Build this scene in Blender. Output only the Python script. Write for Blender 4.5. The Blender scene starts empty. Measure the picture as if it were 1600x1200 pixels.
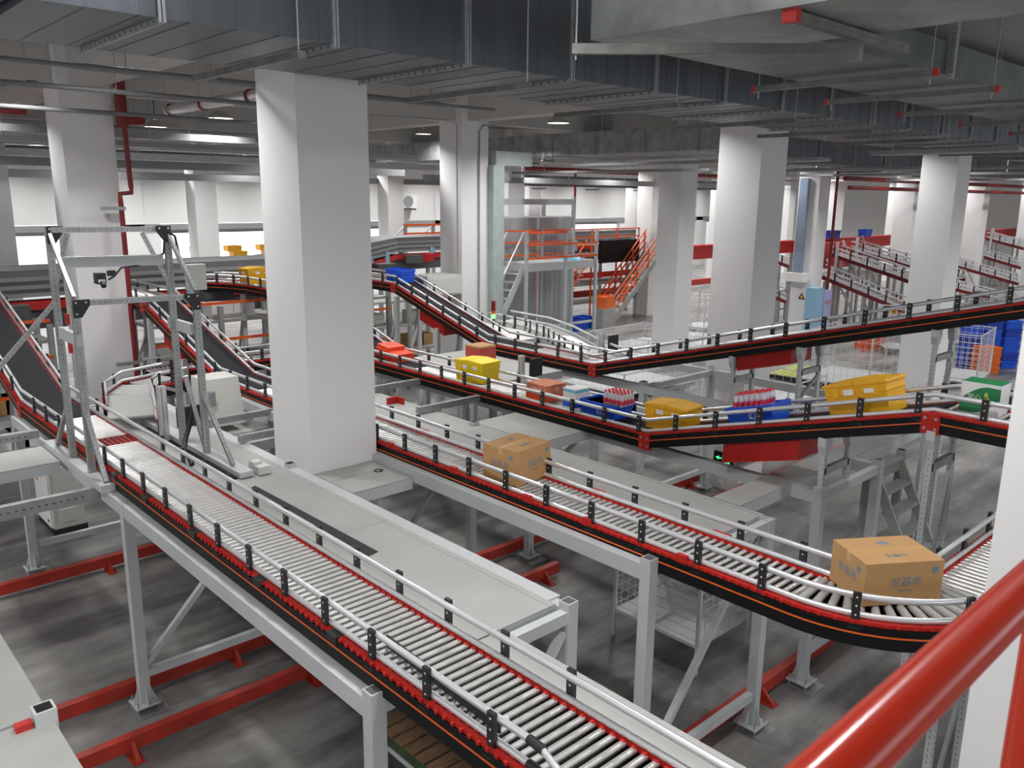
import bpy, math, random
from math import sin, cos, pi, radians, atan2, hypot, sqrt
from mathutils import Vector, Matrix
random.seed(7)
C = bpy.context.scene.collection
SC = bpy.context.scene

# ------------------------------------------------------------------ camera, world, exposure
cam_d = bpy.data.cameras.new('camera'); cam = bpy.data.objects.new('camera', cam_d); C.objects.link(cam)
Rr = Vector((0.73512776, -0.67783983, 0.0109695)); Rd = Vector((-0.14190213, -0.16967722, -0.97522993)); Rf = Vector((0.66291097, 0.71536201, -0.22092135))
M = Matrix.Identity(4)
for i in range(3):
    M[i][0], M[i][1], M[i][2] = Rr[i], -Rd[i], -Rf[i]
M[2][3] = 5.5
cam.matrix_world = M
cam_d.sensor_width = 36; cam_d.lens = 29.2018; cam_d.clip_start = 0.05; cam_d.clip_end = 300
cam_d.dof.use_dof = True; cam_d.dof.focus_distance = 9.0; cam_d.dof.aperture_fstop = 12
SC.camera = cam
w = bpy.data.worlds.new('world'); SC.world = w; w.use_nodes = True
w.node_tree.nodes['Background'].inputs[0].default_value = (0.93, 0.96, 1.0, 1)
w.node_tree.nodes['Background'].inputs[1].default_value = 2.7
SC.view_settings.view_transform = 'Standard'; SC.view_settings.look = 'None'
SC.view_settings.exposure = -0.45; SC.view_settings.gamma = 1.0; SC.view_settings.use_curve_mapping = False
SC.cycles.use_denoising = True
SC.cycles.max_bounces = 8; SC.cycles.diffuse_bounces = 5; SC.cycles.glossy_bounces = 4
SC.cycles.sample_clamp_indirect = 6.0
LAMP_W = 100.0                       # watts of each high-bay lamp

def lamp_light(x, y, z, power=LAMP_W, size=0.42, col=(1.0, 0.995, 0.985), spread=142):
    d = bpy.data.lights.new('bay_light', 'AREA'); d.shape = 'DISK'; d.size = size; d.energy = power; d.color = col; d.spread = radians(spread)
    o = bpy.data.objects.new('bay_light', d); o.location = (x, y, z); C.objects.link(o); return o

# ------------------------------------------------------------------ materials
def mat(name, col, rough=0.6, metal=0.0, var=0.0, scale=4.0, stretch=(1, 1, 1), bump=0.0, spec=None, emit=None, alpha=None, trans=0.0, coord='Object', detail=4.0):
    m = bpy.data.materials.new(name); m.use_nodes = True; nt = m.node_tree; b = nt.nodes['Principled BSDF']
    b.inputs['Base Color'].default_value = (*col, 1); b.inputs['Roughness'].default_value = rough; b.inputs['Metallic'].default_value = metal
    if spec is not None: b.inputs['Specular IOR Level'].default_value = spec
    if trans: b.inputs['Transmission Weight'].default_value = trans
    if emit: b.inputs['Emission Color'].default_value = (*emit[:3], 1); b.inputs['Emission Strength'].default_value = emit[3]
    if alpha is not None: b.inputs['Alpha'].default_value = alpha
    if var or bump:
        tc = nt.nodes.new('ShaderNodeTexCoord'); mp = nt.nodes.new('ShaderNodeMapping'); mp.inputs['Scale'].default_value = stretch
        nz = nt.nodes.new('ShaderNodeTexNoise'); nz.inputs['Scale'].default_value = scale; nz.inputs['Detail'].default_value = detail
        nt.links.new(tc.outputs[coord], mp.inputs[0]); nt.links.new(mp.outputs[0], nz.inputs['Vector'])
        if var:
            cr = nt.nodes.new('ShaderNodeValToRGB'); cr.color_ramp.elements[0].position = 0.3; cr.color_ramp.elements[1].position = 0.7
            cr.color_ramp.elements[0].color = (*[max(0, c * (1 - var)) for c in col], 1); cr.color_ramp.elements[1].color = (*[min(1, c * (1 + var * 0.6)) for c in col], 1)
            nt.links.new(nz.outputs['Fac'], cr.inputs[0]); nt.links.new(cr.outputs[0], b.inputs['Base Color'])
        if bump:
            bp = nt.nodes.new('ShaderNodeBump'); bp.inputs['Strength'].default_value = bump; bp.inputs['Distance'].default_value = 0.01
            nt.links.new(nz.outputs['Fac'], bp.inputs['Height']); nt.links.new(bp.outputs[0], b.inputs['Normal'])
    return m
WALL = mat('white_paint', (0.81, 0.805, 0.80), 0.75, var=0.03, scale=0.7)
CEIL = mat('dimmed_ceiling_paint', (0.42, 0.405, 0.39), 0.85)  # white paint darkened: the ceiling's dimness is put into the colour
STEEL = mat('grey_white_steel', (0.53, 0.55, 0.56), 0.5, var=0.06, scale=2.5)
PLATE = mat('deck_plate_paint', (0.40, 0.405, 0.39), 0.55, var=0.09, scale=1.6, detail=8)
GALV = mat('galvanised_steel', (0.40, 0.42, 0.42), 0.42, 0.55, var=0.16, scale=9)
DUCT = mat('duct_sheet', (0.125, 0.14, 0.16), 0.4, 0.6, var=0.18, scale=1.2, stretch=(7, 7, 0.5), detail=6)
DUCTB = mat('duct_sheet_lit', (0.34, 0.355, 0.35), 0.42, 0.5, var=0.35, scale=3.0, detail=9)  # mottled duct sheet made lighter, strong lamp light put into its colour
ALU = mat('aluminium_rail', (0.82, 0.83, 0.85), 0.30, 0.62)
CHROME = mat('steel_roller', (0.76, 0.75, 0.73), 0.32, 0.8, var=0.12, scale=14)
GREYROLL = mat('grey_sleeve_roller', (0.36, 0.36, 0.345), 0.5)
BLACK = mat('black_profile', (0.006, 0.0062, 0.007), 0.55, spec=.25)
BLACKP = mat('black_plastic', (0.018, 0.018, 0.019), 0.45)
BELT = mat('dark_belt', (0.016, 0.0165, 0.020), 0.75, spec=0.18, var=0.1, scale=20)
RED = mat('red_plastic', (0.47, 0.018, 0.012), 0.5, spec=.3)
REDP = mat('red_paint', (0.50, 0.020, 0.016), 0.45, var=0.08, scale=3)
DKRED = mat('dark_red_pipe_paint', (0.20, 0.009, 0.010), 0.4)
GUARD = mat('red_guard_paint', (0.44, 0.035, 0.02), 0.45, var=0.2, scale=4)
HAND = mat('red_handrail_paint', (0.58, 0.032, 0.009), 0.22, var=0.06, scale=6)
ORANGE = mat('orange_stripe', (0.75, 0.13, 0.015), 0.5)
SAFETY = mat('safety_orange', (0.80, 0.115, 0.02), 0.5)
YEL = mat('yellow_tote_plastic', (0.86, 0.45, 0.012), 0.45)
YELB = mat('bright_yellow_tote_plastic', (0.90, 0.68, 0.012), 0.45)
BLUE = mat('blue_tote_plastic', (0.010, 0.10, 0.68), 0.42)
DBLUE = mat('dark_blue_tote_plastic', (0.012, 0.05, 0.42), 0.45)
CARD = mat('cardboard', (0.50, 0.285, 0.12), 0.8, var=0.06, scale=5)
TAPE = mat('packing_tape', (0.60, 0.36, 0.15), 0.3)
INK = mat('blue_ink', (0.20, 0.24, 0.28), 0.8)
WHITE = mat('white_label', (0.85, 0.85, 0.84), 0.6)
LGREY = mat('light_grey_cabinet', (0.62, 0.62, 0.58), 0.5)
DGREY = mat('dark_grey', (0.10, 0.10, 0.105), 0.6)
MGREY = mat('mid_grey_paint', (0.28, 0.285, 0.29), 0.5)
LOUV = mat('sorter_grey', (0.15, 0.153, 0.158), 0.5, var=0.06, scale=3)
CURT = mat('grey_curtain', (0.40, 0.415, 0.435), 0.85)
RUBBER = mat('rubber_strip', (0.022, 0.022, 0.026), 0.7)
WOODR = mat('brown_pallet_wood', (0.26, 0.15, 0.075), 0.8, var=0.35, scale=6, stretch=(1, 6, 1))
GREENP = mat('green_pallet_paint', (0.045, 0.085, 0.03), 0.7, var=0.3, scale=5)
YGREEN = mat('yellow_green_pallet', (0.50, 0.55, 0.12), 0.6)
GREEN = mat('green_carton', (0.012, 0.20, 0.065), 0.45)
PINK = mat('red_bottle_cap', (0.72, 0.03, 0.06), 0.4)
PLAB = mat('bottle_label', (0.70, 0.04, 0.10), 0.45)
WATER = mat('clear_bottle', (0.90, 0.93, 0.95), 0.08, alpha=0.45)
SKYB = mat('light_blue_wrap', (0.18, 0.55, 0.80), 0.35)
COLA = mat('fruit_drink_carton', (0.62, 0.21, 0.10), 0.55, var=0.5, scale=9)
REDB = mat('red_carton', (0.50, 0.07, 0.05), 0.6)
ROPE = mat('black_cable', (0.008, 0.008, 0.009), 0.5)
LBLUE = mat('light_blue_panel', (0.28, 0.50, 0.66), 0.5)
LAMPM = mat('lamp_reflector', (0.55, 0.52, 0.47), 0.35, 0.5)
GLOW = mat('lamp_lens', (0.9, 0.9, 0.88), 0.3, emit=(1.0, 0.95, 0.88, 4.0))
EXITG = mat('exit_sign_glow', (0.02, 0.5, 0.15), 0.4, emit=(0.10, 1.0, 0.40, 1.6))
SIGG = mat('beacon_green_glow', (0.2, 0.9, 0.2), 0.4, emit=(0.25, 1.0, 0.25, 2.5))
PURPLE = mat('lilac_panel', (0.42, 0.44, 0.70), 0.4)
ORCARD = mat('orange_wrap', (0.80, 0.07, 0.015), 0.45, var=0.25, scale=12)
OPIN = mat('orange_crate', (0.78, 0.16, 0.03), 0.5)
TEAL = mat('teal_board', (0.02, 0.20, 0.17), 0.5)

STEELD = mat('dull_grey_steel', (0.34, 0.345, 0.33), 0.55, var=0.1, scale=4)

PIPEG = mat('grey_pipe_paint', (0.16, 0.165, 0.17), 0.5)

DUCTG = mat('greenish_duct_sheet', (0.15, 0.17, 0.165), 0.42, 0.5, var=0.3, scale=3.0, detail=9)

GALVD = mat('dull_galvanised_bar', (0.20, 0.20, 0.19), 0.5, 0.4, var=0.3, scale=6)
CHRED = mat('chute_dark_red', (0.16, 0.010, 0.010), 0.5)

def floor_mat():
    m = bpy.data.materials.new('polished_concrete'); m.use_nodes = True; nt = m.node_tree; b = nt.nodes['Principled BSDF']; N = nt.nodes.new; L = nt.links.new
    tc = N('ShaderNodeTexCoord'); mp = N('ShaderNodeMapping'); mp.inputs['Scale'].default_value = (0.22, 1.0, 1)
    n1 = N('ShaderNodeTexNoise'); n1.inputs['Scale'].default_value = 1.6; n1.inputs['Detail'].default_value = 7; n1.inputs['Roughness'].default_value = 0.6
    n2 = N('ShaderNodeTexNoise'); n2.inputs['Scale'].default_value = 0.55; n2.inputs['Detail'].default_value = 5
    n3 = N('ShaderNodeTexNoise'); n3.inputs['Scale'].default_value = 9.0; n3.inputs['Detail'].default_value = 6
    L(tc.outputs['Object'], mp.inputs[0]); L(mp.outputs[0], n1.inputs['Vector']); L(tc.outputs['Object'], n2.inputs['Vector']); L(tc.outputs['Object'], n3.inputs['Vector'])
    c1 = N('ShaderNodeValToRGB'); c1.color_ramp.elements[0].position = 0.36; c1.color_ramp.elements[1].position = 0.66
    c1.color_ramp.elements[0].color = (0.13, 0.125, 0.12, 1); c1.color_ramp.elements[1].color = (0.42, 0.405, 0.385, 1)
    c2 = N('ShaderNodeValToRGB'); c2.color_ramp.elements[0].position = 0.35; c2.color_ramp.elements[1].position = 0.6
    c2.color_ramp.elements[0].color = (0.62, 0.62, 0.64, 1); c2.color_ramp.elements[1].color = (1, 1, 1, 1)
    c3 = N('ShaderNodeValToRGB'); c3.color_ramp.elements[0].position = 0.3; c3.color_ramp.elements[1].position = 0.7
    c3.color_ramp.elements[0].color = (0.85, 0.85, 0.85, 1); c3.color_ramp.elements[1].color = (1, 1, 1, 1)
    m1 = N('ShaderNodeMix'); m1.data_type = 'RGBA'; m1.blend_type = 'MULTIPLY'; m1.inputs[0].default_value = 1
    m2 = N('ShaderNodeMix'); m2.data_type = 'RGBA'; m2.blend_type = 'MULTIPLY'; m2.inputs[0].default_value = 1
    L(n1.outputs['Fac'], c1.inputs[0]); L(n2.outputs['Fac'], c2.inputs[0]); L(n3.outputs['Fac'], c3.inputs[0])
    L(c1.outputs[0], m1.inputs[6]); L(c2.outputs[0], m1.inputs[7]); L(m1.outputs[2], m2.inputs[6]); L(c3.outputs[0], m2.inputs[7])
    L(m2.outputs[2], b.inputs['Base Color']); b.inputs['Roughness'].default_value = 0.38
    return m
FLOOR = floor_mat()

def checker_plate():
    m = mat('checker_plate', (0.36, 0.37, 0.35), 0.45, var=0.08, scale=2); nt = m.node_tree; b = nt.nodes['Principled BSDF']; N = nt.nodes.new; L = nt.links.new
    tc = N('ShaderNodeTexCoord'); mp = N('ShaderNodeMapping'); mp.inputs['Scale'].default_value = (1, 3.2, 1); mp.inputs['Rotation'].default_value = (0, 0, 0.78)
    v = N('ShaderNodeTexVoronoi'); v.inputs['Scale'].default_value = 16; v.inputs['Randomness'].default_value = 0.25
    L(tc.outputs['Object'], mp.inputs[0]); L(mp.outputs[0], v.inputs['Vector'])
    bp = N('ShaderNodeBump'); bp.inputs['Strength'].default_value = 0.5; bp.inputs['Distance'].default_value = 0.006; bp.invert = True
    L(v.outputs['Distance'], bp.inputs['Height']); L(bp.outputs[0], b.inputs['Normal']); return m
CHECK = checker_plate()

# ------------------------------------------------------------------ mesh builder
class MB:
    def __init__(s): s.v = []; s.f = []; s.mi = []; s.sm = []; s.k = 0
    def m(s, k): s.k = k; return s
    def add(s, vs, fs, smooth=False):
        n = len(s.v); s.v += [tuple(q) for q in vs]
        for f in fs: s.f.append(tuple(i + n for i in f)); s.mi.append(s.k); s.sm.append(smooth)
        return s
    BF = ((0, 3, 2, 1), (4, 5, 6, 7), (0, 1, 5, 4), (1, 2, 6, 5), (2, 3, 7, 6), (3, 0, 4, 7))
    def box(s, x0, x1, y0, y1, z0, z1):
        return s.add([(x0, y0, z0), (x1, y0, z0), (x1, y1, z0), (x0, y1, z0), (x0, y0, z1), (x1, y0, z1), (x1, y1, z1), (x0, y1, z1)], s.BF)
    def cb(s, x, y, z, a, b, c): return s.box(x - a / 2, x + a / 2, y - b / 2, y + b / 2, z - c / 2, z + c / 2)
    def frustum(s, x, y, z0, z1, a0, b0, a1, b1):
        return s.add([(x - a0, y - b0, z0), (x + a0, y - b0, z0), (x + a0, y + b0, z0), (x - a0, y + b0, z0), (x - a1, y - b1, z1), (x + a1, y - b1, z1), (x + a1, y + b1, z1), (x - a1, y + b1, z1)], s.BF)
    def bar(s, p, q, w, h, up=(0, 0, 1)):
        p = Vector(p); q = Vector(q); t = (q - p).normalized(); up = Vector(up)
        if abs(t.dot(up)) > 0.98: up = Vector((0, 1, 0))
        r = t.cross(up).normalized(); u = r.cross(t)
        vs = [c + r * (a * w / 2) + u * (b * h / 2) for c in (p, q) for a, b in ((-1, -1), (1, -1), (1, 1), (-1, 1))]
        return s.add(vs, s.BF)
    def tube(s, p, q, r, n=10, r2=None, cap=True):
        p = Vector(p); q = Vector(q); t = (q - p).normalized(); up = Vector((0, 0, 1)) if abs(t.z) < 0.9 else Vector((0, 1, 0))
        a = t.cross(up).normalized(); b = a.cross(t); r2 = r if r2 is None else r2; vs = []
        for i in range(n):
            d = a * cos(2 * pi * i / n) + b * sin(2 * pi * i / n); vs += [p + d * r, q + d * r2]
        s.add(vs, [(2 * i, 2 * ((i + 1) % n), 2 * ((i + 1) % n) + 1, 2 * i + 1) for i in range(n)], True)
        if cap: s.add([vs[2 * i] for i in range(n)], [tuple(range(n))]); s.add([vs[2 * i + 1] for i in range(n)], [tuple(reversed(range(n)))])
        return s
    def path(s, pts, r, n=8):
        pts = [Vector(p) for p in pts]; vs = []
        prev = None
        for i, p in enumerate(pts):
            t = (pts[min(i + 1, len(pts) - 1)] - pts[max(i - 1, 0)]).normalized()
            if prev is None: a = t.cross(Vector((0, 0, 1)) if abs(t.z) < 0.9 else Vector((1, 0, 0))).normalized()
            else: a = (prev - t * prev.dot(t)).normalized()
            prev = a; b = a.cross(t); vs += [p + (a * cos(2 * pi * j / n) + b * sin(2 * pi * j / n)) * r for j in range(n)]
        fs = [(i * n + j, i * n + (j + 1) % n, (i + 1) * n + (j + 1) % n, (i + 1) * n + j) for i in range(len(pts) - 1) for j in range(n)]
        s.add(vs, fs, True); s.add(vs[:n], [tuple(range(n))]); s.add(vs[-n:], [tuple(range(n))]); return s
    def lathe(s, x, y, prof, n=20, smooth=True):
        vs = [(x + r * cos(2 * pi * j / n), y + r * sin(2 * pi * j / n), z) for r, z in prof for j in range(n)]
        return s.add(vs, [(i * n + j, i * n + (j + 1) % n, (i + 1) * n + (j + 1) % n, (i + 1) * n + j) for i in range(len(prof) - 1) for j in range(n)], smooth)
    def sweep(s, pts, sec, smooth=False):
        n = len(sec); vs = []
        for i, p in enumerate(pts):
            a = pts[max(i - 1, 0)]; b = pts[min(i + 1, len(pts) - 1)]
            d1 = Vector((p[0] - a[0], p[1] - a[1])) if i else None; d2 = Vector((b[0] - p[0], b[1] - p[1])) if i < len(pts) - 1 else None
            d1 = (d1 or d2).normalized(); d2 = (d2 or d1).normalized(); t = (d1 + d2).normalized(); k = 1 / max(0.3, t.dot(d1))
            r = Vector((t.y, -t.x)) * k
            vs += [(p[0] + r.x * u, p[1] + r.y * u, p[2] + v) for u, v in sec]
        fs = [(i * n + j, (i + 1) * n + j, (i + 1) * n + (j + 1) % n, i * n + (j + 1) % n) for i in range(len(pts) - 1) for j in range(n)]
        s.add(vs, fs, smooth); s.add(vs[:n], [tuple(reversed(range(n)))]); s.add(vs[-n:], [tuple(range(n))]); return s
    def mesh(s, name, mats):
        me = bpy.data.meshes.new(name); me.from_pydata(s.v, [], s.f)
        for q in (mats if isinstance(mats, (list, tuple)) else [mats]): me.materials.append(q)
        me.polygons.foreach_set('material_index', s.mi); me.polygons.foreach_set('use_smooth', s.sm); me.update(); return me
    def build(s, name, mats, parent=None):
        if parent is not None:
            L = wloc(parent); s.v = [(a - L[0], b - L[1], c - L[2]) for a, b, c in s.v]
        o = bpy.data.objects.new(name, s.mesh(name, mats)); C.objects.link(o)
        if parent is not None: o.parent = parent
        return o
def wloc(o):
    L = Vector((0, 0, 0))
    while o is not None: L = L + o.location; o = o.parent
    return L
def sec(u0, u1, v0, v1): return [(u0, v0), (u1, v0), (u1, v1), (u0, v1)]
def rsec(u, v, a, b, n=8): return [(u + a * cos(2 * pi * (i + .5) / n), v + b * sin(2 * pi * (i + .5) / n)) for i in range(n)]

def tag(o, label=None, cat=None, group=None, kind=None):
    if label: o['label'] = label
    if cat: o['category'] = cat
    if group: o['group'] = group
    if kind: o['kind'] = kind
    return o
def T(name, label, cat, loc=(0, 0, 0), group=None, kind=None):
    o = bpy.data.objects.new(name, None); o.empty_display_size = 0.1; o.location = loc; C.objects.link(o); return tag(o, label, cat, group, kind)
def inst(me, name, loc, rz=0, parent=None, ry=0):
    o = bpy.data.objects.new(name, me); C.objects.link(o)
    if parent is not None: o.parent = parent; loc = Vector(loc) - wloc(parent)
    o.location = loc; o.rotation_euler = (0, ry, rz); return o
def copy_tree(o, parent=None):
    c = o.copy(); C.objects.link(c)
    if parent is not None: c.parent = parent
    for ch in [q for q in o.children]: copy_tree(ch, c)
    return c
def dup(o, loc, rz=None, label=None, group=None):
    c = copy_tree(o); c.location = loc
    if rz is not None: c.rotation_euler.z = rz
    if label: c['label'] = label
    if group: c['group'] = group
    return c
def S(name, mb, m): return tag(mb.build(name, m), kind='structure')

# ------------------------------------------------------------------ the hall
S('floor', MB().box(-14, 66, -10, 58, -0.2, 0), FLOOR)
CZ = 8.35
S('ceiling', MB().box(-14, 66, -10, 41.4, CZ, CZ + 0.2), CEIL)
WZ0, WZ1 = 2.6, 6.2  # height band of openings added to the unseen walls for fill daylight
wf = MB().box(-14, 66, -10.2, -10, -0.2, WZ0).box(-14, 66, -10.2, -10, WZ1, CZ)
wl = MB().box(-14.2, -14, -10, 58, -0.2, WZ0).box(-14.2, -14, -10, 58, WZ1, CZ)
for x in range(-14, 66, 10): wf.box(x, x + 1.5, -10.2, -10, WZ0, WZ1)
for y in range(-10, 58, 10): wl.box(-14.2, -14, y, y + (1.5 if 0 <= y < 20 else 10), WZ0, WZ1)
S('wall_left', wl, WALL); S('wall_front', wf, WALL)
def portal(x, y, sx, rz):
    d = bpy.data.lights.new('opening_portal', 'AREA'); d.shape = 'RECTANGLE'; d.size = sx; d.size_y = WZ1 - WZ0; d.cycles.is_portal = True
    o = bpy.data.objects.new('opening_portal', d); o.location = (x, y, (WZ0 + WZ1) / 2); o.rotation_euler = (pi / 2, 0, rz); C.objects.link(o)
for x in range(-14, 66, 10): portal(x + 5.75, -10.1, 8.5, pi)  # added front openings, brightening the faces turned to the viewer
for y in (0, 10): portal(-14.1, y + 5.75, 8.5, pi / 2)  # added left openings, brightening the faces turned left
for x in (8.9, 17.9, 26.9, 35.9, 44.9): portal(x, 41.15, 5.5, 0)
S('wall_right', MB().box(66, 66.2, -10, 58, -0.2, CZ), WALL)
CX = [4.43, 13.38, 22.40, 31.40, 40.40, 49.40, 58.4]; CY = [8.10, 16.35, 24.5, 32.7, 40.9]; CW = 0.87
wb = MB().box(-14, 66, 41.0, 41.3, 4.02, CZ)
piers = [-14, -3.6] + [0] * 0
xs = []
for i in range(-1, 8):
    x = 4.4 + 9 * i
    wb.box(max(-14, x - 0.6), min(66, x + 1.6), 41.0, 41.3, 0, 4.02)
    if i not in (1, 3, 4): wb.box(max(-14, x + 6.6), min(66, x + 8.4), 41.0, 41.3, 0, 4.02)
S('wall_back', wb, WALL)
S('trim_1', MB().box(-14, 66, 40.9, 41.0, 3.72, 4.0).box(-14, 66, 41.3, 41.5, 3.55, 3.9), MGREY)
bm = MB()
for y in CY[:-1]: bm.box(-14, 66, y + .22, y + .62, 7.28, CZ)
for x in [-4.6] + CX: bm.box(x + .2, x + .64, 8.3, 41, 7.28, CZ)
for y in (12.25, 20.4, 28.6, 36.8): bm.box(-14, 66, y + .27, y + .57, 7.62, CZ)
S('ceiling_beam', bm, mat('dimmed_beam_paint', (0.52, 0.505, 0.49), 0.8))  # white beams darkened, their shade put into the paint colour

COLL = {
 (0, 0): 'large white square column rising out of the deck between the two front conveyors',
 (0, 1): 'white square column behind the steel gantry with the red pipe running down it',
 (1, 0): 'white square column with a green exit sign low on its side',
 (1, 1): 'white square column with conduits and a beige cabinet, left of the grey curtain',
 (2, 0): 'white square column behind the rising conveyor, blue crates beside its foot',
 (2, 1): 'white square column right beside the orange staircase',
 (3, 1): 'white square column carrying a light blue duct strip and a yellow warning triangle',
 (0, 2): 'white square column at the left picture edge behind the grey sorter',
 (1, 3): 'white square column rising behind the sorter, seen left of the large front column',
 (2, 3): 'white square column beside the teal board on the back wall',
 (4, 1): 'white square column standing behind the red chute frame with blue bins',
}
for i, x in enumerate(CX):
    for j, y in enumerate(CY):
        o = MB().box(x, x + CW, y, y + CW, 0, CZ).build('column', WALL)
        tag(o, COLL.get((i, j), 'white square column in the far rows towards the back wall'), 'column', 'white square columns', 'structure')
tag(MB().box(4.40, 5.25, 0.36, 1.21, 0, CZ).build('column', WALL), 'white square column close by at the right picture edge behind the red handrail', 'column', 'white square columns', 'structure')

# ------------------------------------------------------------------ roller conveyors
ROLL = MB().tube((-0.262, 0, 0), (0.262, 0, 0), 0.0225, 12).mesh('roller', CHROME)
ROLLC = MB().tube((-0.285, 0, 0), (0.285, 0, 0), 0.033, 12, 0.029).mesh('roller', GREYROLL)
def bracket_mesh():
    m = MB().box(-.013, .013, -.029, .029, -.06, .20)
    m.box(-.03, .03, -.045, .045, -.07, -.03)
    m.m(1)
    for z in (.03, .10, .165): m.box(-.0145, .0145, -.006, .006, z - .006, z + .006)
    return m.mesh('rail_bracket', [BLACKP, WHITE])
BRK = bracket_mesh()
def plen(pts):
    L = [0]
    for a, b in zip(pts, pts[1:]): L.append(L[-1] + (Vector(b) - Vector(a)).length)
    return L
def at_s(pts, L, s):
    for i in range(len(pts) - 1):
        if s <= L[i + 1] or i == len(pts) - 2:
            k = (s - L[i]) / (L[i + 1] - L[i]); a = Vector(pts[i]); b = Vector(pts[i + 1]); p = a.lerp(b, k); d = b - a
            return p, Vector((d.x, d.y)).normalized(), atan2(d.z, hypot(d.x, d.y))
def conveyor(root, segs, w=0.63, teeth=True, brk=0.58, rollers=True, rail_u=0.285, skip=None, brk0=0.3, hinge=True, clip_left=None):
    """segs: list of (kind, [points]) along one centre line; z is the roller top."""
    pts = []; kinds = []
    for k, ps in segs:
        for p in ps:
            if not pts or (Vector(p) - Vector(pts[-1])).length > 1e-4: pts.append(tuple(p))
    h = w / 2; L = plen(pts)
    for sgn, nm in ((-1, 'a'), (1, 'b')):
        ch = MB().sweep(pts, sec(sgn * h - .02, sgn * h + .02, -.20, -.035)).sweep(pts, sec(sgn * (h + .02) - .008, sgn * (h + .02) + .008, -.055, -.035)).build('side_channel', BLACK, root)
        MB().sweep(pts, sec(sgn * (h + .02) - .004, sgn * (h + .02) + .004, -.106, -.094)).build('orange_stripe', ORANGE, ch)
        st = MB().sweep(pts, sec(sgn * h - .016, sgn * h + .016, -.033, -.004) if sgn < 0 else sec(h - .048, h + .016, -.033, -.004))
        if teeth:
            s = .04
            while s < L[-1]:
                p, t, a = at_s(pts, L, s); r = Vector((t.y, -t.x)); c = p + Vector((r.x, r.y, 0)) * (sgn * (h - (.026 if sgn < 0 else .056))); tt = Vector((t.x * cos(a), t.y * cos(a), sin(a)))
                st.bar(c - tt * .013 - Vector((0, 0, .014)), c + tt * .013 - Vector((0, 0, .014)), .03, .022)
                c2 = p + Vector((r.x, r.y, 0)) * (sgn * (h + .024))
                st.bar(c2 - tt * .012 - Vector((0, 0, .018)), c2 + tt * .012 - Vector((0, 0, .018)), .016, .02)
                s += .075
        st.build('safety_strip', RED, root)
        rp = pts
        if clip_left and sgn < 0: rp = [(pts[0][0], clip_left, pts[0][2])] + [p for p in pts if p[1] > clip_left]
        MB().sweep(rp, rsec(sgn * rail_u, .165, .019, .025, 8), True).build('upper_rail', ALU, root)
        MB().sweep(rp, rsec(sgn * rail_u, .02, .019, .025, 8), True).build('lower_rail', ALU, root)
        s = brk0
        while s < L[-1]:
            p, t, a = at_s(pts, L, s); r = Vector((t.y, -t.x, 0))
            if not (skip and skip(p, sgn)): inst(BRK, 'rail_bracket', p + r * (sgn * (rail_u + .026)), atan2(-t.x, t.y), root)
            s += brk
    fr = MB().sweep(pts, sec(-h, h, -.17, -.14))
    fr.build('underframe', BLACK, root)
    rl = []
    for k, ps in segs:
        Ls = plen(ps)
        if k in ('roller', 'curve'):
            s = .04; pitch = .075 if k == 'roller' else .092
            while s < Ls[-1]:
                p, t, a = at_s(ps, Ls, s); rl.append((p - Vector((0, 0, .028 if k == 'roller' else .034)), atan2(-t.x, t.y), k)); s += pitch
        elif k == 'belt':
            MB().sweep(ps, sec(-h + .035, h - .035, -.03, -.004)).build('belt', BELT, root)
    rl.sort(key=lambda q: hypot(q[0].x, q[0].y))
    for p, rz, k in rl[:100]: inst(ROLL if k == 'roller' else ROLLC, 'roller', p, rz, root)
    if rl[100:]:
        m = MB()
        for p, rz, k in rl[100:]: d = Vector((cos(rz), sin(rz), 0)) * .285; m.tube(p - d, p + d, .026, 8)
        tag(m.build('roller', CHROME, root), kind='stuff')
    if hinge:
        for i in range(1, len(pts) - 1):
            a = Vector(pts[i]) - Vector(pts[i - 1]); b = Vector(pts[i + 1]) - Vector(pts[i])
            if abs(a.z / a.length - b.z / b.length) > .1:
                x, y, z = pts[i]
                for sgn in (-1, 1):
                    m = MB().box(x + sgn * h - .03, x + sgn * h + .03, y - .085, y + .085, z - .21, z - .015).m(1)
                    for q, r in ((-.05, -.06), (.05, -.06), (-.05, -.16), (.05, -.16)): m.box(x + sgn * (h + .001) - .035, x + sgn * (h + .001) + .035, y + q - .012, y + q + .012, z + r - .012, z + r + .012)
                    m.build('hinge_plate', [RED, GALV], root)
    return pts
def sensor_blocks(root, x, ys, z, col=BLACKP):
    for y in ys: MB().box(x - .03, x + .03, y - .05, y + .05, z - .04, z + .02).build('sensor', col, root)
ZR = 2.60; ZT = 3.53
XA, XB, XC, XD = 2.935, 5.685, 8.415, 11.165

A = T('roller_conveyor', 'long roller conveyor running up the left with a dark inclined belt at its far end', 'conveyor', (XA, 6, 2.4), 'roller conveyors')
conveyor(A, [('roller', [(XA, 1.5, ZR), (XA, 10.05, ZR)]), ('transfer', [(XA, 10.05, ZR), (XA, 10.42, ZR)]), ('roller', [(XA, 10.42, ZR), (XA, 11.62, ZR)]), ('belt', [(XA, 11.62, ZR), (XA, 13.0, ZR), (XA, 16.6, ZR + 1.06)]), ('roller', [(XA, 16.6, ZR + 1.06), (XA, 18.6, ZR + 1.06)])],
         skip=lambda p, s: (s > 0 and 9.6 < p.y < 11.6) or p.y < 2.5 or abs(p.y - 13) < .2, clip_left=2.68)
for z in (.165, .02):
    MB().tube((2.65, 2.62, ZR + z), (2.56, 2.30, ZR + z - .02), .02, 8).build('flared_rail', ALU, A)
    MB().tube((2.65, 2.70, ZR + z), (2.64, 2.58, ZR + z), .026, 10).build('rail_joint', BLACKP, A)
tg = MB()
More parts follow.
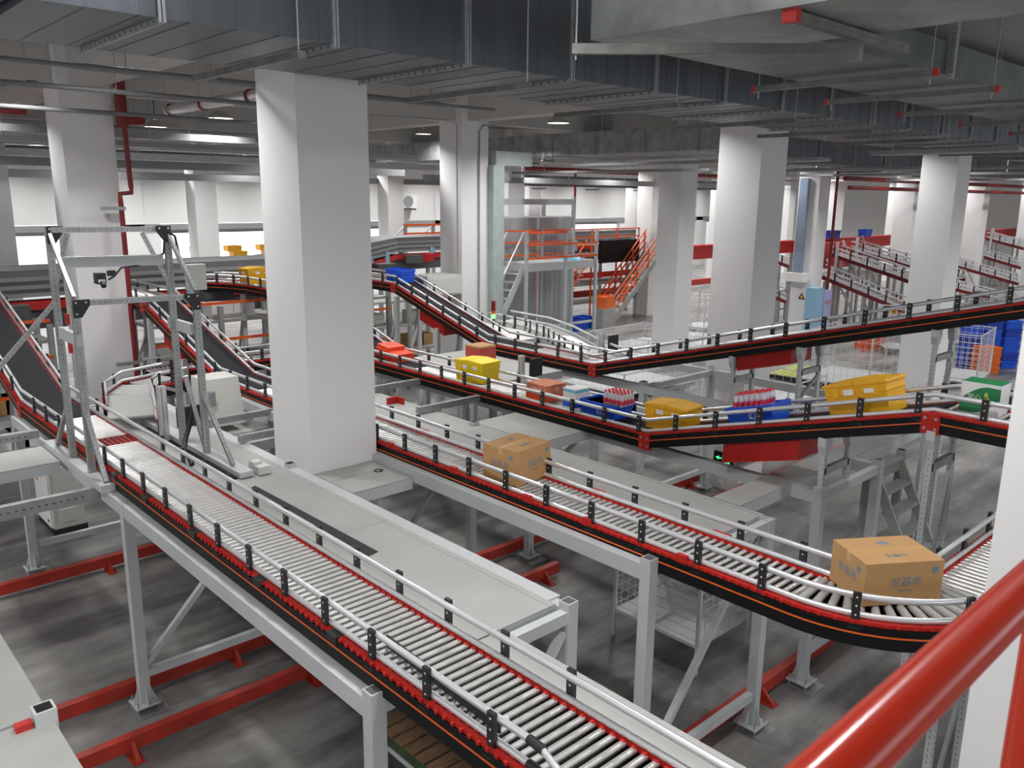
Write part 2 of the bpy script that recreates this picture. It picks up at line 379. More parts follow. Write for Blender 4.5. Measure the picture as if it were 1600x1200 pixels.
for i in range(9):
    for j in range(4): tg.m(1).cb(XA - .24 + i * .06, 10.09 + j * .09, ZR - .012, .034, .05, .012)
tg.m(0).box(XA - .28, XA + .28, 10.05, 10.42, ZR - .06, ZR - .012)
tg.build('transfer_grid', [RED, BLACK], A)
for y in (8.95, 8.05, 6.9, 5.65, 4.55): MB().box(XA - .36, XA - .29, y - .06, y + .06, ZR - .06, ZR + .0).build('sensor', BLACKP, A)
dv = MB().bar((2.77, 4.17, ZR + .045), (2.72, 3.0, ZR + .045), .014, .085).m(1).tube((2.72, 2.99, ZR + .08), (2.76, 2.99, ZR + .08), .025)
dv.build('diverter_bar', [BLACKP, ALU], A)

B = T('roller_conveyor', 'second roller conveyor carrying a brown carton and ending in a wide bend', 'conveyor', (XB, 6, 2.4), 'roller conveyors')
arc = [(6.54 - .855 * cos(a), 2.75 - .855 * sin(a), ZR) for a in [pi / 2 * (1 - k / 14) for k in range(15)]]
conveyor(B, [('roller', [(11.5, 1.895, ZR), (6.54, 1.895, ZR)]), ('curve', arc), ('roller', [(XB, 2.75, ZR), (XB, 11.6, ZR)]), ('belt', [(XB, 11.6, ZR), (XB, 12.66, ZR), (XB, 15.85, ZT)]), ('roller', [(XB, 15.85, ZT), (XB, 18.5, ZT)])], brk0=.15)
for y in (7.9, 6.7, 5.55, 4.75, 3.7): MB().box(XB - .34, XB - .27, y - .05, y + .05, ZR - .035, ZR + .035).build('sensor', RED, B)
for y in (8.1, 6.9, 5.2, 3.75): MB().box(XB + .27, XB + .34, y - .09, y + .09, ZR - .02, ZR + .035).build('sensor', REDP, B)

Cc = T('roller_conveyor', 'third conveyor carrying totes, dipping and then climbing towards the right edge', 'conveyor', (XC, 6, 2.4), 'roller conveyors')
conveyor(Cc, [('roller', [(XC, 0.4, 3.55), (XC, 2.88, 3.55)]), ('belt', [(XC, 2.88, 3.55), (XC, 6.25, ZR), (XC, 7.2, ZR)]), ('roller', [(XC, 7.2, ZR), (XC, 11.4, ZR)]), ('belt', [(XC, 11.4, ZR), (XC, 12.4, ZR), (XC, 15.6, ZT)]), ('roller', [(XC, 15.6, ZT), (XC, 17.4, ZT), (8.15, 18.2, ZT), (7.8, 18.7, ZT)])], skip=lambda p, s: abs(p.y - 12.4) < .2)

D = T('roller_conveyor', 'farthest of the long conveyors, dipping beside the grey cabinet and climbing to the right', 'conveyor', (XD, 6, 2.4), 'roller conveyors')
conveyor(D, [('belt', [(XD, 1.2, 4.86), (XD, 9.6, ZR)]), ('roller', [(XD, 9.6, ZR), (XD, 11.4, ZR)]), ('belt', [(XD, 11.4, ZR), (XD, 12.45, ZR), (XD, 15.7, ZT)]), ('roller', [(XD, 15.7, ZT), (XD, 19.0, ZT)])])

def drive_box(root, x0, x1, y0, z0, y1, z1, h, m, name='drive_guard'):
    m2 = MB().add([(x0, y0, z0), (x1, y0, z0), (x1, y1, z1), (x0, y1, z1), (x0, y0, z0 - h), (x1, y0, z0 - h), (x1, y1, z1 - h), (x0, y1, z1 - h)], [(0, 1, 2, 3), (7, 6, 5, 4), (0, 4, 5, 1), (1, 5, 6, 2), (2, 6, 7, 3), (3, 7, 4, 0)])
    n = 44
    for i in range(n):
        k = (i + .5) / n; y = y0 + (y1 - y0) * k; z = z0 + (z1 - z0) * k
        m2.bar((x0 - .004, y, z - .02), (x0 - .004, y, z - h + .02), .008, .008, (0, 1, 0))
    m2.build(name, m, root)
drive_box(Cc, 8.12, 8.71, 5.13, 2.73, 4.2, 2.99, .25, REDP)
drive_box(D, 10.87, 11.46, 6.73, 3.20, 5.86, 3.44, .25, REDP)
drive_box(D, 10.87, 11.46, 14.75, 3.05, 13.9, 2.80, .24, REDP)
drive_box(B, 5.4, 5.98, 15.0, 3.1, 14.2, 2.85, .25, REDP)

# ------------------------------------------------------------------ white steel support frames and deck plates
def post(root, x, y, z1, base=True, hollow=True, s=.054):
    m = MB().m(0).box(x - s, x + s, y - s, y + s, .09 if base else 0, z1)
    if hollow: m.m(1).box(x - s + .012, x + s - .012, y - s + .012, y + s - .012, z1 - .001, z1 + .002)
    p = m.build('post', [STEEL, DGREY], root)
    if base:
        b = MB().box(x - .13, x + .13, y - .13, y + .13, .075, .09)
        for dx, dy in ((1, 0), (-1, 0), (0, 1), (0, -1)):
            a = (x + dx * s, y + dy * s); e = (x + dx * .12, y + dy * .12); n = (dy * .006, dx * .006)
            b.add([(a[0] - n[0], a[1] - n[1], .09), (e[0] - n[0], e[1] - n[1], .09), (a[0] - n[0], a[1] - n[1], .30), (a[0] + n[0], a[1] + n[1], .09), (e[0] + n[0], e[1] + n[1], .09), (a[0] + n[0], a[1] + n[1], .30)], [(0, 1, 2), (5, 4, 3), (1, 4, 5, 2), (0, 2, 5, 3), (0, 3, 4, 1)])
        b.m(1)
        for dx in (-.1, .1):
            for dy in (-.1, .1): b.tube((x + dx, y + dy, 0), (x + dx, y + dy, .15), .009, 6)
        b.box(x - .12, x + .2, y - .2, y + .12, 0, .008)
        b.build('base_plate', [STEEL, GALV], p)
def beam(root, p, q, w=.10, h=.14, name='beam', m=None): MB().bar(p, q, w, h).build(name, m or STEEL, root)
def frame(name, label, xl, xr, ys, z, extra=(), zl=0.0, braces=(), ylim=None, right=True, tops=None):
    f = T(name, label, 'steel frame', (xl, ys[0], 0), 'white steel conveyor frames')
    y0, y1 = ylim or (ys[0], ys[-1])
    beam(f, (xl, y0, z - .07 + zl), (xl, y1, z - .07 + zl), name='side_beam')
    if right: beam(f, (xr, y0, z - .07), (xr, y1, z - .07), name='side_beam')
    for y in ys:
        post(f, xl, y, z + (.06 + zl if y == ys[0] else zl), hollow=(y == ys[0]))
        post(f, xr, y, z + (.06 if (y == ys[0] and not tops) else 0), hollow=(y == ys[0] and not tops))
        beam(f, (xl, y, z - .06), (xr, y, z - .06), .08, .1, 'cross_beam')
        beam(f, (xl, y, .42), (xr, y, .42), .07, .09, 'cross_beam')
    for p, q in braces: beam(f, p, q, .06, .06, 'brace')
    y = y0 + 1.1
    while y < y1:
        MB().bar((xl + .06, y, z - .01), (xl + .85, y, z - .01), .06, .05).build('carrier', STEEL, f); y += 1.5
    return f
FA = frame('support_frame', 'white steel frame with tall posts under the left conveyor', 2.57, 4.36, [4.03, 8.6, 13.1], 2.38,
           braces=[((2.62, 8.6, .52), (3.6, 8.6, 1.55)), ((4.3, 4.03, 2.2), (3.3, 4.03, .9)), ((4.36, 4.1, 1.4), (4.36, 5.0, 2.3)), ((3.6, 8.6, 1.55), (4.3, 8.6, 2.3))], ylim=(4.03, 13.1))
FB = frame('support_frame', 'white steel frame under the middle conveyor beside the wire cage', 5.292, 7.2, [3.98, 8.6, 13.1], 2.38, tops=1, zl=.095,
           braces=[((5.65, 4.03, .6), (7.1, 4.03, 2.2)), ((6.0, 8.6, 1.0), (7.1, 8.6, 2.2)), ((5.3, 8.7, 1.2), (5.3, 9.8, 2.3))])
FC = frame('support_frame', 'white steel frame with cross walkway under the third conveyor', 8.36, 9.80, [4.03, 8.6, 13.1], 2.38,
           braces=[((8.4, 8.6, 1.1), (9.6, 8.6, 2.3)), ((8.36, 8.5, 1.2), (8.36, 7.5, 2.3)), ((8.36, 7.4, 1.2), (8.36, 8.4, 2.25))])
FD = frame('support_frame', 'white steel frame under the farthest long conveyor', 11.05, 13.07, [8.62, 13.1], 2.38, braces=[((11.1, 8.6, 1.1), (12.2, 8.6, 2.2))], ylim=(5.6, 13.1))

def plate(label, x0, x1, y0, y1, z=2.395, m=None, seams=(), name='deck_plate', lip=True):
    o = T(name, label, 'walkway plate', (x0, y0, z), 'pale walkway plates')
    MB().box(x0, x1, y0, y1, z - .012, z).build('sheet', m or PLATE, o)
    if lip:
        b = MB()
        b.box(x0, x1, y0, y0 + .05, z - .14, z - .013).box(x0, x1, y1 - .05, y1, z - .14, z - .013).box(x1 - .05, x1, y0 + .05, y1 - .05, z - .14, z - .013).box(x0, x0 + .05, y0 + .05, y1 - .05, z - .14, z - .013)
        b.build('rim', STEEL, o)
    if seams:
        s = MB()
        for q in seams: s.box(*q, z - .001, z + .0015)
        s.build('seam', MGREY, o)
    return o
plate('long pale walkway plate with a black strip on it, right of the left conveyor', 3.33, 4.31, 4.12, 12.9, seams=[(4.24, 4.245, 4.12, 7.3), (3.33, 4.3, 8.55, 8.555), (3.33, 4.3, 6.4, 6.404)])
MB().box(4.31, 4.44, 4.2, 12.9, 2.30, 2.395).build('edge_beam', STEEL, FA)
plate('pale plate in front of the foot of the large column between two conveyors', 4.45, 5.23, 7.28, 8.09, seams=[(4.45, 5.34, 7.75, 7.754)])
plate('narrow pale plate beside the near end of the left conveyor', 3.33, 3.74, 1.2, 4.10, 2.395)
plate('long pale walkway plate right of the middle conveyor behind the brown carton', 6.12, 7.24, 4.05, 12.9, seams=[(7.17, 7.175, 4.05, 12.9), (6.12, 7.24, 8.3, 8.304)])
plate('pale bridge plate linking the middle walkway to the third conveyor', 7.26, 8.30, 7.3, 8.62)
plate('pale cross walkway running right from the middle walkway to the ladder', 7.26, 13.4, 4.34, 4.68, seams=[(8.9, 8.904, 4.34, 4.68), (11, 11.004, 4.34, 4.68)])
plate('pale walkway stub at the left picture edge leading to the left conveyor', 0.2, 2.44, 10.45, 11.25)
plate('pale low plate under the second conveyor behind the small grey box', 4.45, 5.3, 10.3, 12.9, 2.2)
mt = MB().add([(3.70, 5.82, 2.398), (3.81, 5.84, 2.398), (3.77, 8.15, 2.398), (3.71, 8.12, 2.398), (3.70, 5.82, 2.404), (3.81, 5.84, 2.404), (3.77, 8.15, 2.404), (3.71, 8.12, 2.404)], MB.BF).build('rubber_strip', RUBBER)
tag(mt, 'long black rubber strip lying on the pale walkway plate', 'rubber strip')
# checker platform at the lower left
pf = T('checker_platform', 'pale checker plate platform at the lower left corner', 'platform', (0, 5, 2.39))
MB().box(-1.5, 1.0, 5.22, 9.2, 2.37, 2.39).build('checker_sheet', CHECK, pf)
MB().box(-1.5, 1.0, 2.6, 5.18, 2.37, 2.39).build('checker_sheet', CHECK, pf)
MB().box(.9, 1.0, 2.6, 9.2, 2.24, 2.369).box(-1.5, .9, 2.6, 2.7, 2.24, 2.369).box(-1.5, .9, 5.17, 5.27, 2.24, 2.369).build('side_beam', STEEL, pf)
sp = MB().box(.90, 1.02, 5.08, 5.2, 0, 2.48).m(1).box(.915, 1.005, 5.095, 5.185, 2.479, 2.482).build('post', [STEEL, BLACK], pf)
for y in (2.75, 9.1): MB().box(.85, .95, y - .05, y + .05, 0, 2.37).build('post', STEEL, pf)
MB().box(.80, .89, 5.1, 5.16, 2.39, 2.43).build('bolt_lug', REDP, pf)
# left cross beam of the frame
lb = T('slotted_beam', 'perforated steel beam running left from the conveyor frame over the grey cabinet', 'beam', (2.4, 9.3, 2.3))
m = MB().box(0.0, 2.5, 9.26, 9.34, 2.24, 2.38).m(1)
for i in range(30): m.box(.3 + i * .07, .325 + i * .07, 9.256, 9.262, 2.30, 2.315)
m.build('channel', [GALV, DGREY], lb)
post(lb, .3, 9.3, 2.24, True, False)
lb2 = T('slotted_beam', 'perforated steel beam holding the pale plate stub at the left edge', 'beam', (2.4, 11.5, 2.3))
m = MB().box(0.0, 2.5, 11.56, 11.66, 2.42, 2.52).m(1)
for i in range(30): m.box(.3 + i * .07, .325 + i * .07, 11.556, 11.562, 2.46, 2.475)
m.build('channel', [GALV, DGREY], lb2); post(lb2, .3, 11.6, 2.42, True, False)

# red guard rails on the floor
def guard(label, x0, x1, y, feet):
    g = T('floor_guard_rail', label, 'guard rail', (x0, y, 0), 'red floor guard rails')
    MB().box(x0, x1, y - .05, y + .05, .06, .21).build('rail', GUARD, g)
    for x in feet:
        MB().box(x - .06, x + .06, y - .22, y + .05, 0, .012).add([(x - .02, y - .2, .012), (x + .02, y - .2, .012), (x + .02, y - .05, .012), (x - .02, y - .05, .012), (x - .02, y - .05, .16), (x + .02, y - .05, .16)], [(0, 1, 2, 3), (0, 3, 4), (1, 5, 2), (0, 4, 5, 1), (3, 2, 5, 4)]).box(x - .04, x + .04, y - .045, y + .045, .012, .06).build('foot', GUARD, g)
guard('red guard rail on the floor nearest the viewer, running under two conveyors', 1.6, 8.3, 7.92, (2.2, 4.2, 6.2, 8.0))
guard('red guard rail on the floor just behind the tall white front post', 1.2, 10.2, 8.9, (1.35, 3.72, 7.45, 9.5))
guard('red guard rail on the floor farther left behind the grey cabinet', -1.0, 4.3, 12.48, (0.0, 3.4))
guard('red guard rail on the floor under the bend of the middle conveyor', 5.4, 10.5, 4.22, (7.75, 9.8))
guard('red guard rail on the floor past the exit sign column, nearer one', 11.0, 17.5, 8.0 - .05, (11.3, 17.2))
guard('red guard rail on the floor past the exit sign column, farther one', 10.6, 13.3, 8.95, (10.9, 13.0))

# ------------------------------------------------------------------ steel gantry over the left conveyor
def slot_bar(root, p, q, w, h, name='upright', up=(0, 0, 1), m=None, holes=True, rows=1):
    mb = MB().bar(p, q, w, h, up)
    if holes:
        p = Vector(p); q = Vector(q); d = q - p; L = d.length; t = d.normalized(); upv = Vector(up)
        if abs(t.dot(upv)) > .98: upv = Vector((0, 1, 0))
        r = t.cross(upv).normalized(); u = r.cross(t); mb.m(1); s = .06
        while s < L - .03:
            c = p + t * s
            for nrm, hw in ((r, w / 2), (-r, w / 2), (u, h / 2), (-u, h / 2)):
                mb.bar(c + nrm * (hw - .002) - t * .008, c + nrm * (hw - .002) + t * .008, .007, .007, u if abs(nrm.dot(u)) < .5 else r)
            s += .055
    return mb.build(name, [m or GALV, DGREY], root)
G = T('scanner_gantry', 'tall perforated steel gantry with a camera spanning the left conveyor', 'gantry', (2.53, 9.9, 2.4))
for x, y, z in ((2.54, 10.25, 5.12), (3.72, 9.98, 5.12), (2.54, 9.56, 4.38), (3.78, 9.42, 4.38)):
    slot_bar(G, (x, y, 2.48), (x, y, z), .07, .06)
slot_bar(G, (2.5, 10.25, 5.08), (3.76, 9.98, 5.08), .06, .06, 'top_bar')
slot_bar(G, (2.5, 9.56, 4.34), (3.82, 9.42, 4.34), .06, .06, 'top_bar')
MB().bar((2.6, 10.2, 4.72), (3.66, 10.0, 4.72), .06, .11).bar((2.6, 10.2, 4.78), (3.66, 10.0, 4.78), .08, .012).build('camera_bar', STEEL, G)
for a, b in (((2.72, 10.22, 5.04), (2.56, 10.25, 4.5)), ((3.46, 10.04, 5.04), (3.72, 9.98, 4.4)), ((2.54, 10.25, 5.05), (2.54, 9.56, 4.4)), ((3.72, 9.98, 5.05), (3.78, 9.42, 4.4))): slot_bar(G, a, b, .035, .05, 'brace')
for a, b in (((2.54, 10.25, 3.1), (2.54, 10.9, 2.48)), ((2.54, 9.56, 3.15), (2.54, 9.08, 2.48)), ((3.78, 9.9, 3.3), (3.78, 9.45, 2.5)), ((3.78, 9.42, 3.2), (3.78, 8.7, 2.5)), ((2.52, 10.2, 4.3), (1.5, 10.2, 3.2))): slot_bar(G, a, b, .045, .045, 'stay')
for x0, x1 in ((2.54, 2.54), (3.75, 3.75)): MB().bar((x0, 10.2, 3.95), (x1, 9.5, 3.95), .05, .13).build('tie_plate', STEEL, G)
for x, y, z in ((2.54, 10.22, 5.06), (3.72, 9.94, 5.06), (2.54, 9.52, 4.32), (3.78, 9.38, 4.32)):
    sg = 1 if x < 3 else -1
    m = MB().add([(x - sg * .03, y, z + .06), (x + sg * .14, y, z + .06), (x + sg * .14, y, z - .0), (x + sg * .05, y, z - .13), (x - sg * .03, y, z - .13)] + [(x - sg * .03, y - .012, z + .06), (x + sg * .14, y - .012, z + .06), (x + sg * .14, y - .012, z - .0), (x + sg * .05, y - .012, z - .13), (x - sg * .03, y - .012, z - .13)], [(0, 1, 2, 3, 4), (9, 8, 7, 6, 5)] + [(i, (i + 1) % 5, 5 + (i + 1) % 5, 5 + i) for i in range(5)]).m(1)
    for dx, dz in ((0, .03), (.1, .03), (0, -.09)): m.box(x + sg * dx - .008, x + sg * dx + .008, y - .016, y - .011, z + dz - .008, z + dz + .008)
    m.build('corner_bracket', [BLACKP, ALU], G)
for x in (2.57, 3.72):
    for z in (4.12, 3.80): MB().box(x - .02, x + .02, 9.98, 10.02, z - .06, z + .06).build('red_clip', REDP, G)
hd = MB().box(2.92, 3.02, 10.02, 10.14, 4.48, 4.6).tube((2.97, 10.02, 4.5), (2.97, 9.96, 4.46), .03).m(1).box(2.93, 3.0, 10.0, 10.02, 4.5, 4.53).m(0).box(3.06, 3.14, 10.06, 10.12, 4.56, 4.62).build('scanner_head', [BLACKP, ALU], G)
MB().path([(3.05, 10.05, 4.52), (3.12, 10.05, 4.56), (3.2, 10.05, 4.65), (3.4, 10.03, 4.67), (3.55, 10.02, 4.72), (3.66, 9.97, 4.8), (3.68, 9.95, 5.0)], .012, 6).build('cable', ROPE, G)
MB().path([(3.70, 9.94, 5.06), (3.78, 9.9, 5.0), (3.80, 9.85, 4.75), (3.85, 9.7, 4.55)], .016, 6).build('cable', ROPE, G)
MB().box(3.80, 4.02, 9.66, 9.74, 4.38, 4.68).build('control_box', LGREY, G)
MB().box(3.74, 3.9, 8.45, 11.6, 2.41, 2.47).m(1).box(3.66, 3.735, 8.5, 11.2, 2.40, 2.41).build('foot_channel', [STEEL, BLACK], G)
MB().box(2.46, 2.62, 9.0, 11.2, 2.385, 2.47).build('foot_channel', STEEL, G)
MB().path([(3.78, 9.75, 3.0), (3.7, 9.7, 2.75), (3.62, 9.65, 2.6), (3.5, 9.4, 2.52), (3.45, 9.1, 2.56), (3.43, 9.0, 2.5)], .03, 8).build('flexible_conduit', ROPE, G)
MB().cb(4.02, 8.55, 2.45, .14, .26, .09).cb(4.0, 8.6, 2.51, .1, .12, .03).build('cable_cover', LGREY, G)

# infeed roller bend joining the left conveyor
J = T('infeed_conveyor', 'short steel roller bend feeding into the left conveyor beside the gantry', 'conveyor', (3.8, 11.9, 2.4))
cv = [(4.9, 13.3, ZR), (4.3, 13.1, ZR), (3.95, 12.6, ZR), (3.75, 11.9, ZR), (3.42, 10.9, ZR)]
for sgn in (-1, 1):
    cvx = cv if sgn > 0 else cv[:-1]
    MB().sweep(cv[:-1] if sgn > 0 else cv, sec(sgn * .33 - .02, sgn * .33 + .02, -.2, -.035)).build('side_channel', BLACK, J)
    MB().sweep(cv[:-1] if sgn > 0 else cv, sec(sgn * .33 - .025, sgn * .33 + .025, -.034, 0)).build('safety_strip', RED, J)
    for z in (.03, .17): MB().sweep(cv[:-1] if sgn > 0 else cv, rsec(sgn * .3, z, .019, .025), True).build('guide_rail', ALU, J)
    Lc = plen(cv); s = .3
    while s < Lc[-1] - (.9 if sgn > 0 else .3):
        p, t, a = at_s(cv, Lc, s); r = Vector((t.y, -t.x, 0)); inst(BRK, 'rail_bracket', p + r * (sgn * .33), atan2(-t.x, t.y), J); s += .5
Lc = plen(cv); s = .05; k = 0
while s < Lc[-1] - .35:
    p, t, a = at_s(cv, Lc, s); inst(ROLLC, 'roller', p - Vector((0, 0, .034)), atan2(-t.x, t.y), J); s += .078
ST = T('scanner_stand', 'pale slotted post with a flat black scanner beside the infeed bend', 'scanner', (3.5, 10, 2.4))
MB().box(3.62, 3.72, 10.42, 10.5, 2.4, 3.12).m(1).box(3.655, 3.665, 10.415, 10.42, 2.45, 3.1).build('post', [ALU, MGREY], ST)
MB().box(3.76, 4.06, 10.2, 10.26, 2.60, 2.86).build('scanner_plate', BLACKP, ST)
MB().bar((3.7, 10.45, 3.1), (3.95, 10.45, 3.0), .03, .04).build('arm', GALV, ST)
cbx = MB().add([(4.5, 11.0, 2.3), (5.0, 11.0, 2.3), (5.0, 11.6, 2.3), (4.5, 11.6, 2.3), (4.5, 11.15, 2.95), (5.0, 11.15, 2.95), (5.0, 11.6, 2.95), (4.5, 11.6, 2.95)], MB.BF)
cbo = T('operator_console', 'white sloping operator console behind the gantry', 'console', (4.75, 11.3, 2.2))
cbx.build('housing', LGREY, cbo); MB().box(4.52, 4.6, 11.02, 11.1, 2.6, 2.8).build('display', MGREY, cbo)

# ------------------------------------------------------------------ grey control cabinet
cab = T('control_cabinet', 'grey floor cabinet with small red stickers under the walkway at left', 'cabinet', (3.4, 14.8, 0))
MB().box(3.17, 3.64, 14.35, 15.25, .10, 1.14).build('body', LGREY, cab)
MB().box(3.135, 3.17, 14.39, 15.22, .12, 1.12).m(1).box(3.125, 3.135, 14.5, 14.56, .2, .23).build('door', [WHITE, BLACK], cab)
MB().box(3.15, 3.66, 14.33, 15.27, 0, .10).build('plinth', BLACKP, cab)
MB().box(3.28, 3.5, 14.335, 14.35, .2, .42).build('vent_grille', LGREY, cab)
for y, z, q in ((15.05, .98, REDP), (15.02, .84, SAFETY), (14.75, .98, YEL)): MB().box(3.129, 3.135, y - .05, y + .05, z - .045, z + .045).build('sticker', q, cab)
# perforated legs
def leg(label, x, y, z0, z1, grp='perforated support legs', xx=None):
    l = T('perforated_leg', label, 'support leg', (x, y, z0), grp)
    slot_bar(l, (x, y, z0), (x, y, z1), .08, .06, 'channel'); return l

# ------------------------------------------------------------------ supports below the climbing ends
def trestle(label, x0, x1, y, z0, z1):
    t = T('trestle', label, 'trestle', (x0, y, z0), 'perforated trestles below the climbing conveyors')
    for x in (x0, x1):
        slot_bar(t, (x, y, z0), (x, y, z1 - .1), .07, .05, 'leg', m=STEEL)
        MB().add([(x - .035, y - .04, z1 - .16), (x + .035, y - .04, z1 - .16), (x + .08, y - .04, z1 - .06), (x + .08, y - .04, z1 + .03), (x - .08, y - .04, z1 + .03), (x - .08, y - .04, z1 - .06)] + [(x - .035, y + .04, z1 - .16), (x + .035, y + .04, z1 - .16), (x + .08, y + .04, z1 - .06), (x + .08, y + .04, z1 + .03), (x - .08, y + .04, z1 + .03), (x - .08, y + .04, z1 - .06)], [(0, 1, 2, 3, 4, 5), (11, 10, 9, 8, 7, 6)] + [(i, (i + 1) % 6, 6 + (i + 1) % 6, 6 + i) for i in range(6)]).build('gusset', STEEL, t)
    MB().bar((x0, y, z1 - .35), (x1, y, z1 - .35), .05, .08).build('cross_bar', GALV, t)
    if z1 - z0 > 1: MB().bar((x0, y, z0 + .25), (x1, y, z1 - .45), .03, .05).build('brace', GALV, t)
    return t
trestle('perforated trestle on the frame post under the third conveyor, left of the ladder', 8.14, 8.7, 3.92, 2.48, 3.03)
trestle('tall perforated trestle right of the ladder under the third conveyor', 8.14, 8.7, 2.86, 0, 3.34)
trestle('tall perforated trestle partly behind the column under the third conveyor', 8.14, 8.7, 1.9, 0, 3.33)
trestle('perforated trestle left of the red guard under the far climbing conveyor', 10.89, 11.44, 6.8, 2.4, 3.14)
trestle('perforated trestle right of the red guard under the far climbing conveyor', 10.89, 11.44, 5.72, 2.4, 3.43)
trestle('tall perforated trestle before the square column under the far climbing conveyor', 10.89, 11.44, 3.94, 0, 3.9)
trestle('tall slotted trestle under the bend of the middle conveyor', 6.3, 7.0, 1.95, 0, 2.38)

# ------------------------------------------------------------------ ladder
ld = T('step_ladder', 'grey steel step ladder leading down from the small raised platform', 'ladder', (9.4, 3.6, 0))
for x in (9.95, 10.68): MB().bar((x, 4.12, 2.2), (x, 3.03, 0.0), .035, .12, (0, 1, 0)).build('stringer', STEELD, ld)
for k in range(8):
    z = 1.98 - .247 * k; y = 4.05 - .122 * k
    if z > .1: MB().box(9.97, 10.66, y - .10, y + .06, z - .04, z).build('tread', STEELD, ld)
lp = T('ladder_platform', 'small raised grey platform with open square posts at the head of the ladder', 'platform', (10.3, 4.2, 0))
MB().box(9.9, 10.75, 4.10, 4.31, 2.21, 2.25).build('sheet', PLATE, lp)
for x, y in ((9.86, 4.16), (10.8, 4.16)):
    MB().box(x - .045, x + .045, y - .045, y + .045, 0, 2.33).m(1).box(x - .035, x + .035, y - .035, y + .035, 2.329, 2.332).build('post', [STEELD, BLACK], lp)
MB().box(9.9, 10.75, 4.12, 4.16, 1.2, 1.29).build('cross_bar', STEELD, lp); MB().box(9.9, 10.75, 4.1, 4.14, 2.10, 2.20).build('cross_bar', STEELD, lp)

# ------------------------------------------------------------------ goods on the conveyors
def fontobj(txt, size, m, parent, loc, rot, name='printed_lettering'):
    cu = bpy.data.curves.new(name, 'FONT'); cu.body = txt; cu.size = size; cu.extrude = .0008; cu.align_x = 'CENTER'; cu.align_y = 'CENTER'; cu.resolution_u = 2
    o = bpy.data.objects.new(name, cu); C.objects.link(o); dg = bpy.context.evaluated_depsgraph_get()
    me = bpy.data.meshes.new_from_object(o.evaluated_get(dg)); me.materials.clear(); me.materials.append(m); bpy.data.objects.remove(o); bpy.data.curves.remove(cu)
    me.polygons.foreach_set('material_index', [0] * len(me.polygons))
    o = bpy.data.objects.new(name, me); C.objects.link(o); o.parent = parent; o.location = loc; o.rotation_euler = rot; return o
def carton(label, cx, cy, z, a, b, h, rz, m=CARD, texts=True):
    """a: size along local x, b: along local y; flaps meet along the local x middle line."""
    t = T('cardboard_box', label, 'box', (cx, cy, z)); t.rotation_euler.z = rz
    o = MB().box(-a / 2, a / 2, -b / 2, b / 2, 0, h - .004).box(-a / 2, a / 2, -b / 2, -.004, h - .004, h).box(-a / 2, a / 2, .004, b / 2, h - .004, h)
    me = o.mesh('carton', m); ob = bpy.data.objects.new('carton', me); C.objects.link(ob); ob.parent = t
    tp = MB().box(-a / 2, a / 2, -.025, .025, h, h + .001).box(-a / 2 - .001, -a / 2, -.025, .025, h - .07, h).box(a / 2, a / 2 + .001, -.025, .025, h - .07, h).mesh('tape', TAPE)
    ob = bpy.data.objects.new('tape', tp); C.objects.link(ob); ob.parent = t
    if texts:
        fontobj('安慕希', .085, INK, t, (.02, -b / 2 - .001, h * .52), (pi / 2, 0, 0)); fontobj('AMBROSIAL', .022, INK, t, (.02, -b / 2 - .001, h * .33), (pi / 2, 0, 0))
        fontobj('安慕希', .085, INK, t, (-a / 2 - .001, 0, h * .52), (pi / 2, 0, -pi / 2)); fontobj('安慕希', .06, INK, t, (0, -b / 4, h + .0005), (0, 0, 0))
        fontobj('安慕希', .085, INK, t, (a / 2 + .001, 0, h * .5), (pi / 2, 0, pi / 2))
        for pl in ([(a / 2 - .07 + .03 * cos(q * pi / 6), -b / 2 - .0008, h - .07 + .03 * sin(q * pi / 6)) for q in range(12)], [(.03 + .05 * cos(q * pi / 6), b / 4 + .03 * sin(q * pi / 6), h + .0008) for q in range(12)], [(-a / 2 - .0008, -b / 2 + .09 + .03 * cos(q * pi / 6), h - .08 + .03 * sin(q * pi / 6)) for q in range(12)]):
            ob = bpy.data.objects.new('printed_roundel', MB().add(pl, [tuple(range(12))]).mesh('printed_roundel', INK)); C.objects.link(ob); ob.parent = t
    return t
# carton on the middle conveyor: front face towards -Y, left face towards -X
carton('brown cardboard box with faint blue print riding on the middle roller conveyor', 5.755, 6.12, ZR, .55, .47, .37, radians(7.5))
carton('brown cardboard box with blue print going round the bend of the middle conveyor', 6.06, 2.35, ZR, .62, .46, .33, radians(-34))

